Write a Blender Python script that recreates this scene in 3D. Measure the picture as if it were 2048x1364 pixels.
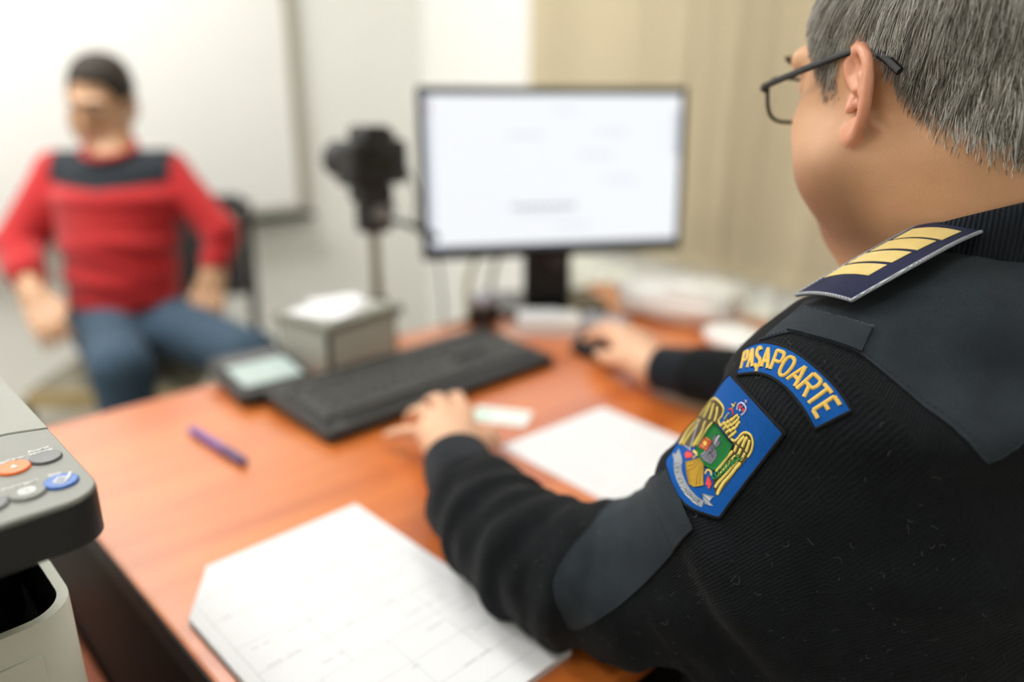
import bpy, bmesh, math, random
import numpy as np
from mathutils import Vector, Matrix
from mathutils.bvhtree import BVHTree

for o in list(bpy.data.objects):
    bpy.data.objects.remove(o, do_unlink=True)
scene = bpy.context.scene
C = scene.collection
random.seed(7)
rng = np.random.default_rng(11)
PI = math.pi
DESK = 0.745                      # height of the desk top

# ------------------------------------------------------------------ camera
cam_d = bpy.data.cameras.new('camera')
cam = bpy.data.objects.new('camera', cam_d)
C.objects.link(cam)
_r = Vector((0.7180, -0.6960, 0.0051)).normalized()
_f = Vector((0.6608, 0.6793, -0.3190)).normalized()
_u = _r.cross(_f).normalized()
_r = _f.cross(_u).normalized()
M = Matrix.Identity(4)
for i in range(3):
    M[i][0] = _r[i]; M[i][1] = _u[i]; M[i][2] = -_f[i]
M[0][3], M[1][3], M[2][3] = -0.178, -1.171, 1.211
cam.matrix_world = M
cam_d.sensor_width = 36.0
cam_d.lens = 26.96
cam_d.clip_start = 0.02
cam_d.dof.use_dof = True
cam_d.dof.focus_distance = 0.515
cam_d.dof.aperture_fstop = 1.55
scene.camera = cam

# ------------------------------------------------------------------ world, exposure
world = bpy.data.worlds.new('world')
scene.world = world
world.use_nodes = True
world.node_tree.nodes['Background'].inputs[0].default_value = (0.9, 0.95, 1.0, 1)
world.node_tree.nodes['Background'].inputs[1].default_value = 0.25
scene.view_settings.view_transform = 'Standard'
scene.view_settings.look = 'None'
scene.view_settings.gamma = 1.0
scene.view_settings.use_curve_mapping = False
scene.view_settings.exposure = 0.0
LAMP, LAMP2 = 32.0, 12.0         # radiance of the ceiling panels by the back wall / over the desk

# ------------------------------------------------------------------ materials
def s2l(c):
    c = c / 255.0
    return c / 12.92 if c <= 0.04045 else ((c + 0.055) / 1.055) ** 2.4
def rgb(r, g, b):
    return (s2l(r), s2l(g), s2l(b), 1)

MATS = {}
def mat(name, col, rough=0.6, var=0.06, scale=30.0, bump=0.0, bscale=200.0, metal=0.0,
        coat=0.0, sheen=0.0, sss=0.0, trans=0.0, emit=None, spec=0.5, alpha=1.0):
    """principled material whose colour wanders a little with a noise texture"""
    m = bpy.data.materials.new(name); m.use_nodes = True
    nt = m.node_tree; n = nt.nodes; L = nt.links
    b = n['Principled BSDF']
    tc = n.new('ShaderNodeTexCoord')
    if var > 0:
        no = n.new('ShaderNodeTexNoise'); no.inputs['Scale'].default_value = scale
        no.inputs['Detail'].default_value = 4
        L.new(tc.outputs['Object'], no.inputs['Vector'])
        mx = n.new('ShaderNodeMix'); mx.data_type = 'RGBA'
        mx.inputs[6].default_value = tuple(max(0, c * (1 - var)) for c in col[:3]) + (1,)
        mx.inputs[7].default_value = tuple(min(1, c * (1 + var)) for c in col[:3]) + (1,)
        L.new(no.outputs['Fac'], mx.inputs[0])
        L.new(mx.outputs[2], b.inputs['Base Color'])
    else:
        b.inputs['Base Color'].default_value = col
    if bump > 0:
        nb = n.new('ShaderNodeTexNoise'); nb.inputs['Scale'].default_value = bscale
        nb.inputs['Detail'].default_value = 5
        L.new(tc.outputs['Object'], nb.inputs['Vector'])
        bp = n.new('ShaderNodeBump'); bp.inputs['Strength'].default_value = bump
        bp.inputs['Distance'].default_value = 0.002
        L.new(nb.outputs['Fac'], bp.inputs['Height'])
        L.new(bp.outputs['Normal'], b.inputs['Normal'])
    b.inputs['Roughness'].default_value = rough
    b.inputs['Metallic'].default_value = metal
    b.inputs['Specular IOR Level'].default_value = spec
    b.inputs['Coat Weight'].default_value = coat
    b.inputs['Sheen Weight'].default_value = sheen
    b.inputs['Subsurface Weight'].default_value = sss
    if sss:
        b.inputs['Subsurface Radius'].default_value = (0.9, 0.35, 0.2)
        b.inputs['Subsurface Scale'].default_value = 0.006
    b.inputs['Transmission Weight'].default_value = trans
    b.inputs['Alpha'].default_value = alpha
    if emit:
        b.inputs['Emission Color'].default_value = emit[0]
        b.inputs['Emission Strength'].default_value = emit[1]
    MATS[name] = m
    return m

def wave_mat(name, c1, c2, attr=None, axis=0, period=0.002, rough=0.85, bump=0.6, dist=0.001, coord_dir=None, noise=900,
             namt=0.5, sheen=0.0, attr_noise=True):
    """woven / knitted cloth: fine ribs along one coordinate plus fuzz"""
    m = bpy.data.materials.new(name); m.use_nodes = True
    nt = m.node_tree; n = nt.nodes; L = nt.links
    b = n['Principled BSDF']
    tc = n.new('ShaderNodeTexCoord')
    if attr:
        at_ = n.new('ShaderNodeAttribute'); at_.attribute_name = attr
        vec = at_.outputs['Vector']
    else:
        vec = tc.outputs['Object']
    if coord_dir is None:
        sx = n.new('ShaderNodeSeparateXYZ'); L.new(vec, sx.inputs[0]); co = sx.outputs[axis]
    else:
        dp = n.new('ShaderNodeVectorMath'); dp.operation = 'DOT_PRODUCT'
        dp.inputs[1].default_value = coord_dir
        L.new(vec, dp.inputs[0]); co = dp.outputs['Value']
    mu = n.new('ShaderNodeMath'); mu.operation = 'MULTIPLY'; mu.inputs[1].default_value = 2 * PI / period
    L.new(co, mu.inputs[0])
    si = n.new('ShaderNodeMath'); si.operation = 'SINE'; L.new(mu.outputs[0], si.inputs[0])
    no = n.new('ShaderNodeTexNoise'); no.inputs['Scale'].default_value = noise; no.inputs['Detail'].default_value = 3
    L.new(tc.outputs['Object'], no.inputs['Vector'])
    ms = n.new('ShaderNodeMath'); ms.operation = 'MULTIPLY_ADD'; ms.inputs[1].default_value = namt * 4
    L.new(no.outputs['Fac'], ms.inputs[0]); L.new(si.outputs[0], ms.inputs[2])
    big = n.new('ShaderNodeTexNoise'); big.inputs['Scale'].default_value = 35; big.inputs['Detail'].default_value = 6
    L.new(tc.outputs['Object'], big.inputs['Vector'])
    mr = n.new('ShaderNodeMapRange'); mr.inputs[1].default_value = -1 + namt; mr.inputs[2].default_value = 1 + namt * 3
    L.new(ms.outputs[0], mr.inputs[0])
    md = n.new('ShaderNodeMath'); md.operation = 'MULTIPLY'; L.new(mr.outputs[0], md.inputs[0]); L.new(big.outputs['Fac'], md.inputs[1])
    md2 = n.new('ShaderNodeMath'); md2.operation = 'MULTIPLY'; L.new(md.outputs[0], md2.inputs[0]); md2.inputs[1].default_value = 1.7
    mx = n.new('ShaderNodeMix'); mx.data_type = 'RGBA'; mx.clamp_factor = True
    mx.inputs[6].default_value = c1; mx.inputs[7].default_value = c2
    L.new(md2.outputs[0], mx.inputs[0]); L.new(mx.outputs[2], b.inputs['Base Color'])
    bp = n.new('ShaderNodeBump'); bp.inputs['Strength'].default_value = bump; bp.inputs['Distance'].default_value = dist
    L.new(ms.outputs[0], bp.inputs['Height']); L.new(bp.outputs['Normal'], b.inputs['Normal'])
    b.inputs['Roughness'].default_value = rough
    b.inputs['Specular IOR Level'].default_value = 0.2
    b.inputs['Sheen Weight'].default_value = sheen
    b.inputs['Sheen Roughness'].default_value = 0.4
    MATS[name] = m
    return m

def wood_mat(name, c1, c2, rough=0.28, coat=0.25):
    m = bpy.data.materials.new(name); m.use_nodes = True
    nt = m.node_tree; n = nt.nodes; L = nt.links
    b = n['Principled BSDF']
    tc = n.new('ShaderNodeTexCoord'); mp = n.new('ShaderNodeMapping')
    mp.inputs['Scale'].default_value = (1.5, 14, 14)
    mp.inputs['Rotation'].default_value = (0, 0, 0.12)
    L.new(tc.outputs['Object'], mp.inputs[0])
    no = n.new('ShaderNodeTexNoise'); no.inputs['Scale'].default_value = 1.3; no.inputs['Detail'].default_value = 7
    no.inputs['Distortion'].default_value = 0.7
    L.new(mp.outputs[0], no.inputs['Vector'])
    cr = n.new('ShaderNodeValToRGB')
    cr.color_ramp.elements[0].position = 0.3; cr.color_ramp.elements[0].color = c1
    cr.color_ramp.elements[1].position = 0.7; cr.color_ramp.elements[1].color = c2
    L.new(no.outputs['Fac'], cr.inputs[0]); L.new(cr.outputs[0], b.inputs['Base Color'])
    b.inputs['Roughness'].default_value = rough
    b.inputs['Coat Weight'].default_value = coat
    b.inputs['Coat Roughness'].default_value = 0.25
    MATS[name] = m
    return m

mat('wall', rgb(238, 238, 233), 0.9, 0.02, 4, 0.05, 300)
mat('ceiling', rgb(240, 240, 238), 0.9, 0.02, 4)
mat('floor', rgb(150, 147, 134), 0.5, 0.15, 9)
mat('skirting', rgb(190, 186, 175), 0.6)
mat('board', rgb(243, 243, 240), 0.35, 0.01, 3, coat=0.2)
mat('board_frame', rgb(176, 172, 158), 0.4, 0.05, 30, metal=0.3)
mat('board_tray', rgb(38, 40, 38), 0.5)
mat('lamp_frame', rgb(225, 225, 225), 0.5)
mat('lamp_glow', rgb(255, 255, 255), 0.5, 0, emit=((1.0, 0.99, 0.965, 1), LAMP))
mat('lamp_glow_desk', rgb(255, 255, 255), 0.5, 0, emit=((1.0, 0.99, 0.965, 1), LAMP2))
mat('blind', rgb(214, 201, 170), 0.85, 0.06, 5, 0.25, 700)
mat('blind_rail', rgb(225, 220, 205), 0.5)
mat('window_white', rgb(235, 235, 230), 0.4)
mat('glass', rgb(215, 230, 235), 0.05, 0, trans=1.0)
mat('radiator', rgb(226, 227, 214), 0.45, 0.03)
wood_mat('desk_wood', rgb(182, 90, 30), rgb(214, 122, 54), 0.30, 1.0)
wood_mat('cabinet_wood', rgb(150, 76, 44), rgb(178, 96, 58), 0.35, 0.1)
mat('desk_edge', rgb(196, 112, 62), 0.35, 0.08)
mat('panel_dark', rgb(18, 10, 6), 0.55, 0.35, 6, spec=0.08)
mat('edge_black', rgb(12, 10, 9), 0.5, spec=0.2)
mat('black_plastic', rgb(24, 24, 23), 0.45, 0.08, 60, 0.05, 900)
mat('key_plastic', rgb(72, 72, 70), 0.5, 0.06, 80, 0.05, 900)
mat('key_print', rgb(150, 150, 150), 0.6)
mat('gloss_black', rgb(14, 14, 15), 0.2, 0.05)
mat('screen_white', rgb(20, 20, 20), 0.3, 0, emit=((0.945, 0.968, 1.0, 1), 0.98))
mat('screen_bar', rgb(20, 20, 20), 0.3, 0, emit=(rgb(222, 229, 240), 0.85))
mat('screen_text', rgb(20, 20, 20), 0.3, 0, emit=(rgb(176, 183, 196), 0.85))
mat('screen_red', rgb(20, 20, 20), 0.3, 0, emit=(rgb(226, 130, 136), 0.85))
mat('screen_task', rgb(20, 20, 20), 0.3, 0, emit=(rgb(48, 58, 74), 0.7))
mat('screen_blue', rgb(20, 20, 20), 0.3, 0, emit=(rgb(80, 130, 190), 0.7))
mat('paper', rgb(222, 223, 225), 0.8, 0.01, 20)
mat('paper_grey', rgb(222, 222, 222), 0.8, 0.03, 20)
mat('print_grey', rgb(190, 190, 194), 0.8)
mat('print_dark', rgb(120, 120, 124), 0.8)
mat('card_white', rgb(228, 236, 232), 0.35, 0.02)
mat('card_green', rgb(196, 222, 206), 0.35, 0.05)
mat('pen_purple', rgb(110, 72, 150), 0.35, 0.08)
mat('pen_dark', rgb(70, 44, 110), 0.35)
mat('lcd', rgb(172, 188, 184), 0.25, 0.04)
mat('box_grey', rgb(176, 178, 168), 0.4, 0.05, 20)
mat('box_rim', rgb(132, 134, 122), 0.4, 0.05, 20)
mat('box_dark', rgb(40, 42, 38), 0.4)
mat('steel', rgb(150, 146, 128), 0.35, 0.05, metal=0.6)
mat('chrome', rgb(200, 198, 195), 0.25, 0.03, metal=0.9)
mat('camera_black', rgb(20, 20, 20), 0.5, 0.1, 60, 0.15, 900)
mat('camera_grey', rgb(120, 116, 114), 0.4)
mat('lens_glass', rgb(18, 16, 30), 0.05, 0)
mat('cable_black', rgb(22, 22, 22), 0.5)
mat('cable_beige', rgb(178, 174, 140), 0.5)
mat('trunking', rgb(214, 212, 200), 0.5)
mat('stamp_top', rgb(168, 170, 182), 0.35)
mat('packet', rgb(236, 236, 232), 0.4, 0.05, 12, coat=0.3)
mat('packet_print', rgb(120, 118, 114), 0.6)
mat('maroon', rgb(70, 30, 34), 0.5)
mat('printer_top', rgb(122, 123, 116), 0.42, 0.03, 40, 0.12, 1500)
mat('printer_lid', rgb(140, 142, 132), 0.45, 0.03, 40, 0.12, 1500)
mat('printer_dark', rgb(20, 20, 20), 0.45, 0.05)
mat('printer_light', rgb(203, 206, 190), 0.45, 0.02, 40, 0.08, 1500)
mat('printer_cavity', rgb(20, 21, 18), 0.4)
mat('button_grey', rgb(98, 98, 100), 0.35)
mat('button_orange', rgb(246, 120, 50), 0.35, 0.03)
mat('button_blue', rgb(36, 96, 178), 0.35, 0.03)
mat('print_white', rgb(226, 228, 226), 0.6, 0)
mat('logo_blue', rgb(20, 130, 190), 0.5)
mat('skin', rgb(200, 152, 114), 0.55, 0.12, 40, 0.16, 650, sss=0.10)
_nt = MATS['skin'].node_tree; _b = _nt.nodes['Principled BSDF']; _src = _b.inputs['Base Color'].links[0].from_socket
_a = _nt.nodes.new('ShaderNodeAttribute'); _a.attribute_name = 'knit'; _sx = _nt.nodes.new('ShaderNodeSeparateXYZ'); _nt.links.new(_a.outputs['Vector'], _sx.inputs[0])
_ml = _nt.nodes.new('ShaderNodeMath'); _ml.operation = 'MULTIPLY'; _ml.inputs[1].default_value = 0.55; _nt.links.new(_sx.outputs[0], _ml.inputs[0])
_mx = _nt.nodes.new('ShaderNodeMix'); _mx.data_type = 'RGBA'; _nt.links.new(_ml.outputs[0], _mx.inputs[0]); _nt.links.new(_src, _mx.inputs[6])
_mx.inputs[7].default_value = rgb(136, 96, 70); _nt.links.new(_mx.outputs[2], _b.inputs['Base Color'])  # darkens the jaw: stubble and under-jaw shade mixed into the skin colour
mat('skin_hand', rgb(216, 170, 138), 0.5, 0.08, 40, 0.10, 400, sss=0.12)
mat('skin_ear', rgb(212, 150, 120), 0.45, 0.08, 60, 0.06, 500, sss=0.25)
mat('skin_man', rgb(186, 144, 110), 0.5, 0.10, 20, sss=0.1)
mat('lip', rgb(178, 112, 96), 0.5, 0.08)
mat('eye_white', rgb(228, 224, 218), 0.2, 0.02)
mat('eye_dark', rgb(46, 34, 26), 0.15, 0.1)
mat('hair_brown', rgb(42, 34, 25), 0.8, 0.3, 60, 0.5, 300)
mat('scalp', rgb(104, 98, 86), 0.8, 0.3, 90)
mat('hair_dark', rgb(92, 88, 78), 0.45, 0.25, 50)
mat('hair_mid', rgb(160, 155, 144), 0.42, 0.2, 50)
mat('hair_light', rgb(222, 220, 213), 0.4, 0.12, 50)
mat('specs_black', rgb(12, 12, 13), 0.5, spec=0.3)
_lm = bpy.data.materials.new('specs_lens'); _lm.use_nodes = True; _n = _lm.node_tree.nodes; _n.remove(_n['Principled BSDF'])
_t = _n.new('ShaderNodeBsdfTransparent'); _g = _n.new('ShaderNodeBsdfGlossy'); _g.inputs['Roughness'].default_value = 0.02
_t.inputs[0].default_value = (.95, .96, .95, 1); _x = _n.new('ShaderNodeMixShader'); _x.inputs[0].default_value = 0.05
_lm.node_tree.links.new(_t.outputs[0], _x.inputs[1]); _lm.node_tree.links.new(_g.outputs[0], _x.inputs[2])
_lm.node_tree.links.new(_x.outputs[0], _n['Material Output'].inputs['Surface']); MATS['specs_lens'] = _lm
wave_mat('knit', rgb(4, 5, 7), rgb(25, 30, 34), 'knit', 0, 0.0021, 0.95, 0.4, 0.0005, None, 520, 1.3, 0.04)
wave_mat('rib', rgb(12, 16, 22), rgb(38, 45, 54), 'knit', 0, 0.0030, 0.95, 0.8, 0.0009, None, 700, 0.2, 0.08)
wave_mat('twill', rgb(24, 29, 34), rgb(54, 62, 69), None, 0, 0.0010, 0.9, 0.25, 0.0003, (0.55, 0.35, 0.76), 900, 0.6, 0.1)
wave_mat('navy_board', rgb(22, 26, 50), rgb(44, 48, 80), None, 0, 0.0008, 0.85, 0.4, 0.0003, (0.3, 0.9, 0.3), 1500, 0.4, 0.1)
wave_mat('badge_blue', rgb(0, 70, 146), rgb(2, 94, 176), None, 0, 0.0007, 0.75, 0.5, 0.0003, (0.7, -0.5, 0.5), 1500, 0.25)
wave_mat('thread_palegold', rgb(218, 186, 104), rgb(252, 236, 172), None, 0, 0.0006, 0.5, 0.6, 0.0003, (0.5, 0.5, 0.7), 2200, 0.5)
wave_mat('thread_gold', rgb(214, 164, 60), rgb(255, 222, 120), None, 0, 0.0006, 0.55, 0.6, 0.0003, (0.5, 0.5, 0.7), 2200, 0.3)
wave_mat('thread_yellow', rgb(226, 196, 84), rgb(252, 234, 140), None, 0, 0.0006, 0.6, 0.6, 0.0003, (0.6, -0.5, 0.6), 2200, 0.3)
wave_mat('thread_ochre', rgb(170, 128, 30), rgb(216, 176, 70), None, 0, 0.0006, 0.6, 0.6, 0.0003, (0.6, -0.5, 0.6), 2200, 0.3)
wave_mat('thread_green', rgb(10, 92, 40), rgb(26, 136, 64), None, 0, 0.0006, 0.7, 0.6, 0.0003, (0.6, -0.5, 0.6), 2200, 0.3)
wave_mat('thread_black', rgb(14, 16, 20), rgb(44, 46, 50), None, 0, 0.0007, 0.8, 0.8, 0.0004, (0.6, -0.5, 0.6), 1800, 0.4)
wave_mat('thread_silver', rgb(120, 126, 134), rgb(206, 210, 214), None, 0, 0.0008, 0.6, 0.8, 0.0004, (0.8, 0.1, -0.5), 1800, 0.3)
mat('thread_fray', rgb(88, 96, 104), 0.9)
mat('thread_olive', rgb(64, 52, 14), 0.7)  # dark olive ground thread showing between the feathers
mat('thread_leaf', rgb(10, 130, 62), 0.6, 0.15, 900)
mat('thread_grey', rgb(92, 92, 104), 0.7, 0.15, 900)
mat('thread_ltgrey', rgb(176, 178, 190), 0.6, 0.1, 900)
mat('thread_red', rgb(206, 40, 34), 0.6, 0.15, 900)
mat('thread_rust', rgb(168, 60, 28), 0.6, 0.15, 900)
mat('thread_lilac', rgb(190, 182, 214), 0.6, 0.1, 900)
mat('lint', rgb(98, 100, 100), 0.9)
mat('red_wool', rgb(172, 20, 24), 0.9, 0.12, 20, 0.3, 300, sheen=0.2)
mat('yoke_wool', rgb(24, 32, 40), 0.9, 0.12, 20, 0.3, 300)
mat('jeans', rgb(46, 68, 86), 0.85, 0.35, 6, 0.2, 600)
mat('shoe', rgb(40, 36, 34), 0.5)
mat('trousers', rgb(20, 22, 28), 0.9, 0.1)
mat('chair_black', rgb(26, 26, 26), 0.5)
mat('seat_tan', rgb(132, 126, 108), 0.8, 0.1, 30)
mat('chair_fabric', rgb(70, 72, 72), 0.9, 0.1, 40, 0.3, 500)
mat('chair_wood', rgb(176, 156, 112), 0.5, 0.1, 20)
mat('cabinet_white', rgb(206, 208, 198), 0.5, 0.03)

# ------------------------------------------------------------------ mesh helpers
def tag(o, label=None, cat=None, group=None, kind=None):
    if label: o['label'] = label
    if cat: o['category'] = cat
    if group: o['group'] = group
    if kind: o['kind'] = kind
    return o

def empty(name, loc, rz=0.0, label=None, cat=None, group=None):
    e = bpy.data.objects.new(name, None); C.objects.link(e)
    e.location = loc; e.rotation_euler = (0, 0, rz); e.empty_display_size = 0.05
    return tag(e, label, cat, group)

class MB:
    def __init__(s):
        s.v = []; s.f = []; s.m = []
    def add(s, vs, fs, mi=0):
        k = len(s.v)
        s.v += [tuple(map(float, p)) for p in vs]
        s.f += [tuple(i + k for i in f) for f in fs]
        s.m += [mi] * len(fs)
        return s
    def box(s, lo, hi, bev=0.0, mi=0, Mx=None):
        """box with chamfered edges"""
        (x0, y0, z0), (x1, y1, z1) = lo, hi
        b = min(bev, (x1 - x0) / 2.01, (y1 - y0) / 2.01, (z1 - z0) / 2.01)
        if b <= 0:
            vs = [(x, y, z) for z in (z0, z1) for y in (y0, y1) for x in (x0, x1)]
            fs = [(0, 2, 3, 1), (4, 5, 7, 6), (0, 1, 5, 4), (2, 6, 7, 3), (0, 4, 6, 2), (1, 3, 7, 5)]
        else:
            bm = bmesh.new()
            bmesh.ops.create_cube(bm, size=1.0)
            for v in bm.verts:
                v.co = Vector(((x0 + x1) / 2 + v.co.x * (x1 - x0), (y0 + y1) / 2 + v.co.y * (y1 - y0), (z0 + z1) / 2 + v.co.z * (z1 - z0)))
            bmesh.ops.bevel(bm, geom=bm.edges[:], offset=b, segments=2, profile=0.5, affect='EDGES')
            bm.verts.index_update()
            vs = [v.co[:] for v in bm.verts]; fs = [tuple(v.index for v in f.verts) for f in bm.faces]
            bm.free()
        if Mx is not None:
            vs = [tuple(Mx @ Vector(p)) for p in vs]
        return s.add(vs, fs, mi)
    def tube(s, pts, r, n=8, mi=0, caps=True, flat=1.0):
        pts = [Vector(p) for p in pts]; N = len(pts)
        rs = r if hasattr(r, '__len__') else [r] * N
        t0 = (pts[1] - pts[0]).normalized()
        ref = Vector((0, 0, 1)) if abs(t0.z) < 0.9 else Vector((1, 0, 0))
        a = t0.cross(ref).normalized(); vs = []; fs = []
        for i, p in enumerate(pts):
            t = (pts[min(i + 1, N - 1)] - pts[max(i - 1, 0)]).normalized()
            a = (a - t * a.dot(t)).normalized(); b = t.cross(a)
            for k in range(n):
                an = 2 * PI * k / n
                vs.append(p + (a * math.cos(an) + b * math.sin(an) * flat) * rs[i])
        for i in range(N - 1):
            for k in range(n):
                k2 = (k + 1) % n
                fs.append((i * n + k, i * n + k2, (i + 1) * n + k2, (i + 1) * n + k))
        if caps:
            fs.append(tuple(range(n - 1, -1, -1))); fs.append(tuple((N - 1) * n + k for k in range(n)))
        return s.add(vs, fs, mi)
    def lathe(s, prof, n=24, at=(0, 0, 0), axis=(0, 0, 1), mi=0):
        ax = Vector(axis).normalized(); q = Vector((0, 0, 1)).rotation_difference(ax)
        vs = []; fs = []
        for (r, h) in prof:
            for k in range(n):
                an = 2 * PI * k / n
                vs.append(Vector(at) + q @ Vector((r * math.cos(an), r * math.sin(an), h)))
        for i in range(len(prof) - 1):
            for k in range(n):
                k2 = (k + 1) % n
                fs.append((i * n + k, i * n + k2, (i + 1) * n + k2, (i + 1) * n + k))
        if prof[0][0] > 1e-6: fs.append(tuple(range(n - 1, -1, -1)))
        if prof[-1][0] > 1e-6: fs.append(tuple((len(prof) - 1) * n + k for k in range(n)))
        return s.add(vs, fs, mi)
    def prism(s, poly, z0, z1, mi=0, Mx=None, bev=0.0):
        """extruded outline (counter-clockwise in xy) with an optional chamfered top"""
        n = len(poly); rings = [[(x, y, z0) for x, y in poly]]
        if bev > 0:
            rings.append([(x, y, z1 - bev) for x, y in poly])
            cx = sum(p[0] for p in poly) / n; cy = sum(p[1] for p in poly) / n
            ins = []
            for i in range(n):
                p, q, r_ = Vector(poly[i - 1]), Vector(poly[i]), Vector(poly[(i + 1) % n])
                d1 = (q - p).normalized(); d2 = (r_ - q).normalized()
                nn = Vector((-(d1 + d2).y, (d1 + d2).x))
                nn = nn.normalized() if nn.length > 1e-6 else Vector((-d1.y, d1.x))
                w = q + nn * bev
                ins.append((w.x, w.y, z1))
            rings.append(ins)
        else:
            rings.append([(x, y, z1) for x, y in poly])
        vs = [p for rr in rings for p in rr]; fs = []
        for k in range(len(rings) - 1):
            for i in range(n):
                j = (i + 1) % n
                fs.append((k * n + i, k * n + j, (k + 1) * n + j, (k + 1) * n + i))
        fs.append(tuple(range(n - 1, -1, -1))); fs.append(tuple((len(rings) - 1) * n + i for i in range(n)))
        if Mx is not None: vs = [tuple(Mx @ Vector(p)) for p in vs]
        return s.add(vs, fs, mi)
    def build(s, name, mats, parent=None, smooth=False, origin=None, angle=0.6):
        me = bpy.data.meshes.new(name)
        vs = s.v
        if origin is not None:
            vs = [(a - origin[0], b - origin[1], c - origin[2]) for a, b, c in vs]
        me.from_pydata(vs, [], s.f)
        ml = mats if isinstance(mats, (list, tuple)) else [mats]
        for m_ in ml: me.materials.append(MATS[m_])
        if len(ml) > 1: me.polygons.foreach_set('material_index', s.m)
        if smooth:
            me.polygons.foreach_set('use_smooth', [True] * len(me.polygons))
            if angle: me.set_sharp_from_angle(angle=angle)
        me.update()
        o = bpy.data.objects.new(name, me); C.objects.link(o)
        if parent is not None: o.parent = parent
        return o

def share(o, name, parent, loc=(0, 0, 0), rot=(0, 0, 0), scale=(1, 1, 1)):
    c = bpy.data.objects.new(name, o.data); C.objects.link(c)
    c.parent = parent; c.location = loc; c.rotation_euler = rot; c.scale = scale
    return c

def rrect(x0, y0, x1, y1, r, n=5):
    pts = []
    for cx, cy, a0 in ((x1 - r, y0 + r, -90), (x1 - r, y1 - r, 0), (x0 + r, y1 - r, 90), (x0 + r, y0 + r, 180)):
        for k in range(n + 1):
            a = math.radians(a0 + 90 * k / n); pts.append((cx + r * math.cos(a), cy + r * math.sin(a)))
    return pts

def catmull(P, n=8):
    P = [np.array(p, float) for p in P]; out = []
    for i in range(len(P) - 1):
        p0 = P[max(i - 1, 0)]; p1 = P[i]; p2 = P[i + 1]; p3 = P[min(i + 2, len(P) - 1)]
        for k in range(n):
            t = k / n
            out.append(0.5 * ((2 * p1) + (-p0 + p2) * t + (2 * p0 - 5 * p1 + 4 * p2 - p3) * t * t + (-p0 + 3 * p1 - 3 * p2 + p3) * t ** 3))
    out.append(P[-1])
    return out

# ---- implicit bodies: distance functions, smooth unions, surface nets
def smin(a, b, k):
    if k <= 0: return np.minimum(a, b)
    h = np.maximum(k - np.abs(a - b), 0) / k
    return np.minimum(a, b) - h * h * k * 0.25
def smax(a, b, k): return -smin(-a, -b, k)
def capsule(p, a, b, ra, rb):
    a = np.array(a, np.float32); b = np.array(b, np.float32); ab = b - a
    t = np.clip((p - a) @ ab / max(float(ab @ ab), 1e-12), 0, 1)
    return np.linalg.norm(p - a - t[:, None] * ab, axis=1) - (ra + (rb - ra) * t)
def chain(p, pts, rs, k=0.0):
    d = None
    for i in range(len(pts) - 1):
        e = capsule(p, pts[i], pts[i + 1], rs[i], rs[i + 1])
        d = e if d is None else smin(d, e, k)
    return d
def ellips(p, c, r, R=None):
    q = p - np.array(c, np.float32)
    if R is not None: q = q @ np.array(R, np.float32).T
    r = np.array(r, np.float32)
    k0 = np.linalg.norm(q / r, axis=1); k1 = np.linalg.norm(q / (r * r), axis=1) + 1e-9
    return k0 * (k0 - 1) / k1
def sections(p, S, k=0.01):
    """tube through sections (centre, half axis vector m, half axis vector n)"""
    d = None
    for (c0, m0, n0), (c1, m1, n1) in zip(S[:-1], S[1:]):
        c0, m0, n0, c1, m1, n1 = [np.array(x, np.float32) for x in (c0, m0, n0, c1, m1, n1)]
        ax = c1 - c0; L2 = float(ax @ ax); t = np.clip((p - c0) @ ax / L2, 0, 1)[:, None]
        q = p - c0 - t * ax
        m = m0 + (m1 - m0) * t; n = n0 + (n1 - n0) * t
        rm = np.linalg.norm(m, axis=1); rn = np.linalg.norm(n, axis=1)
        a = np.einsum('ij,ij->i', q, m) / rm; b = np.einsum('ij,ij->i', q, n) / rn
        rest = np.maximum(np.einsum('ij,ij->i', q, q) - a * a - b * b, 0)
        mn = np.minimum(rm, rn)
        e = (np.sqrt((a / rm) ** 2 + (b / rn) ** 2 + rest / (mn * mn * 0.16)) - 1) * mn
        d = e if d is None else smin(d, e, k)
    return d
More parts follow.
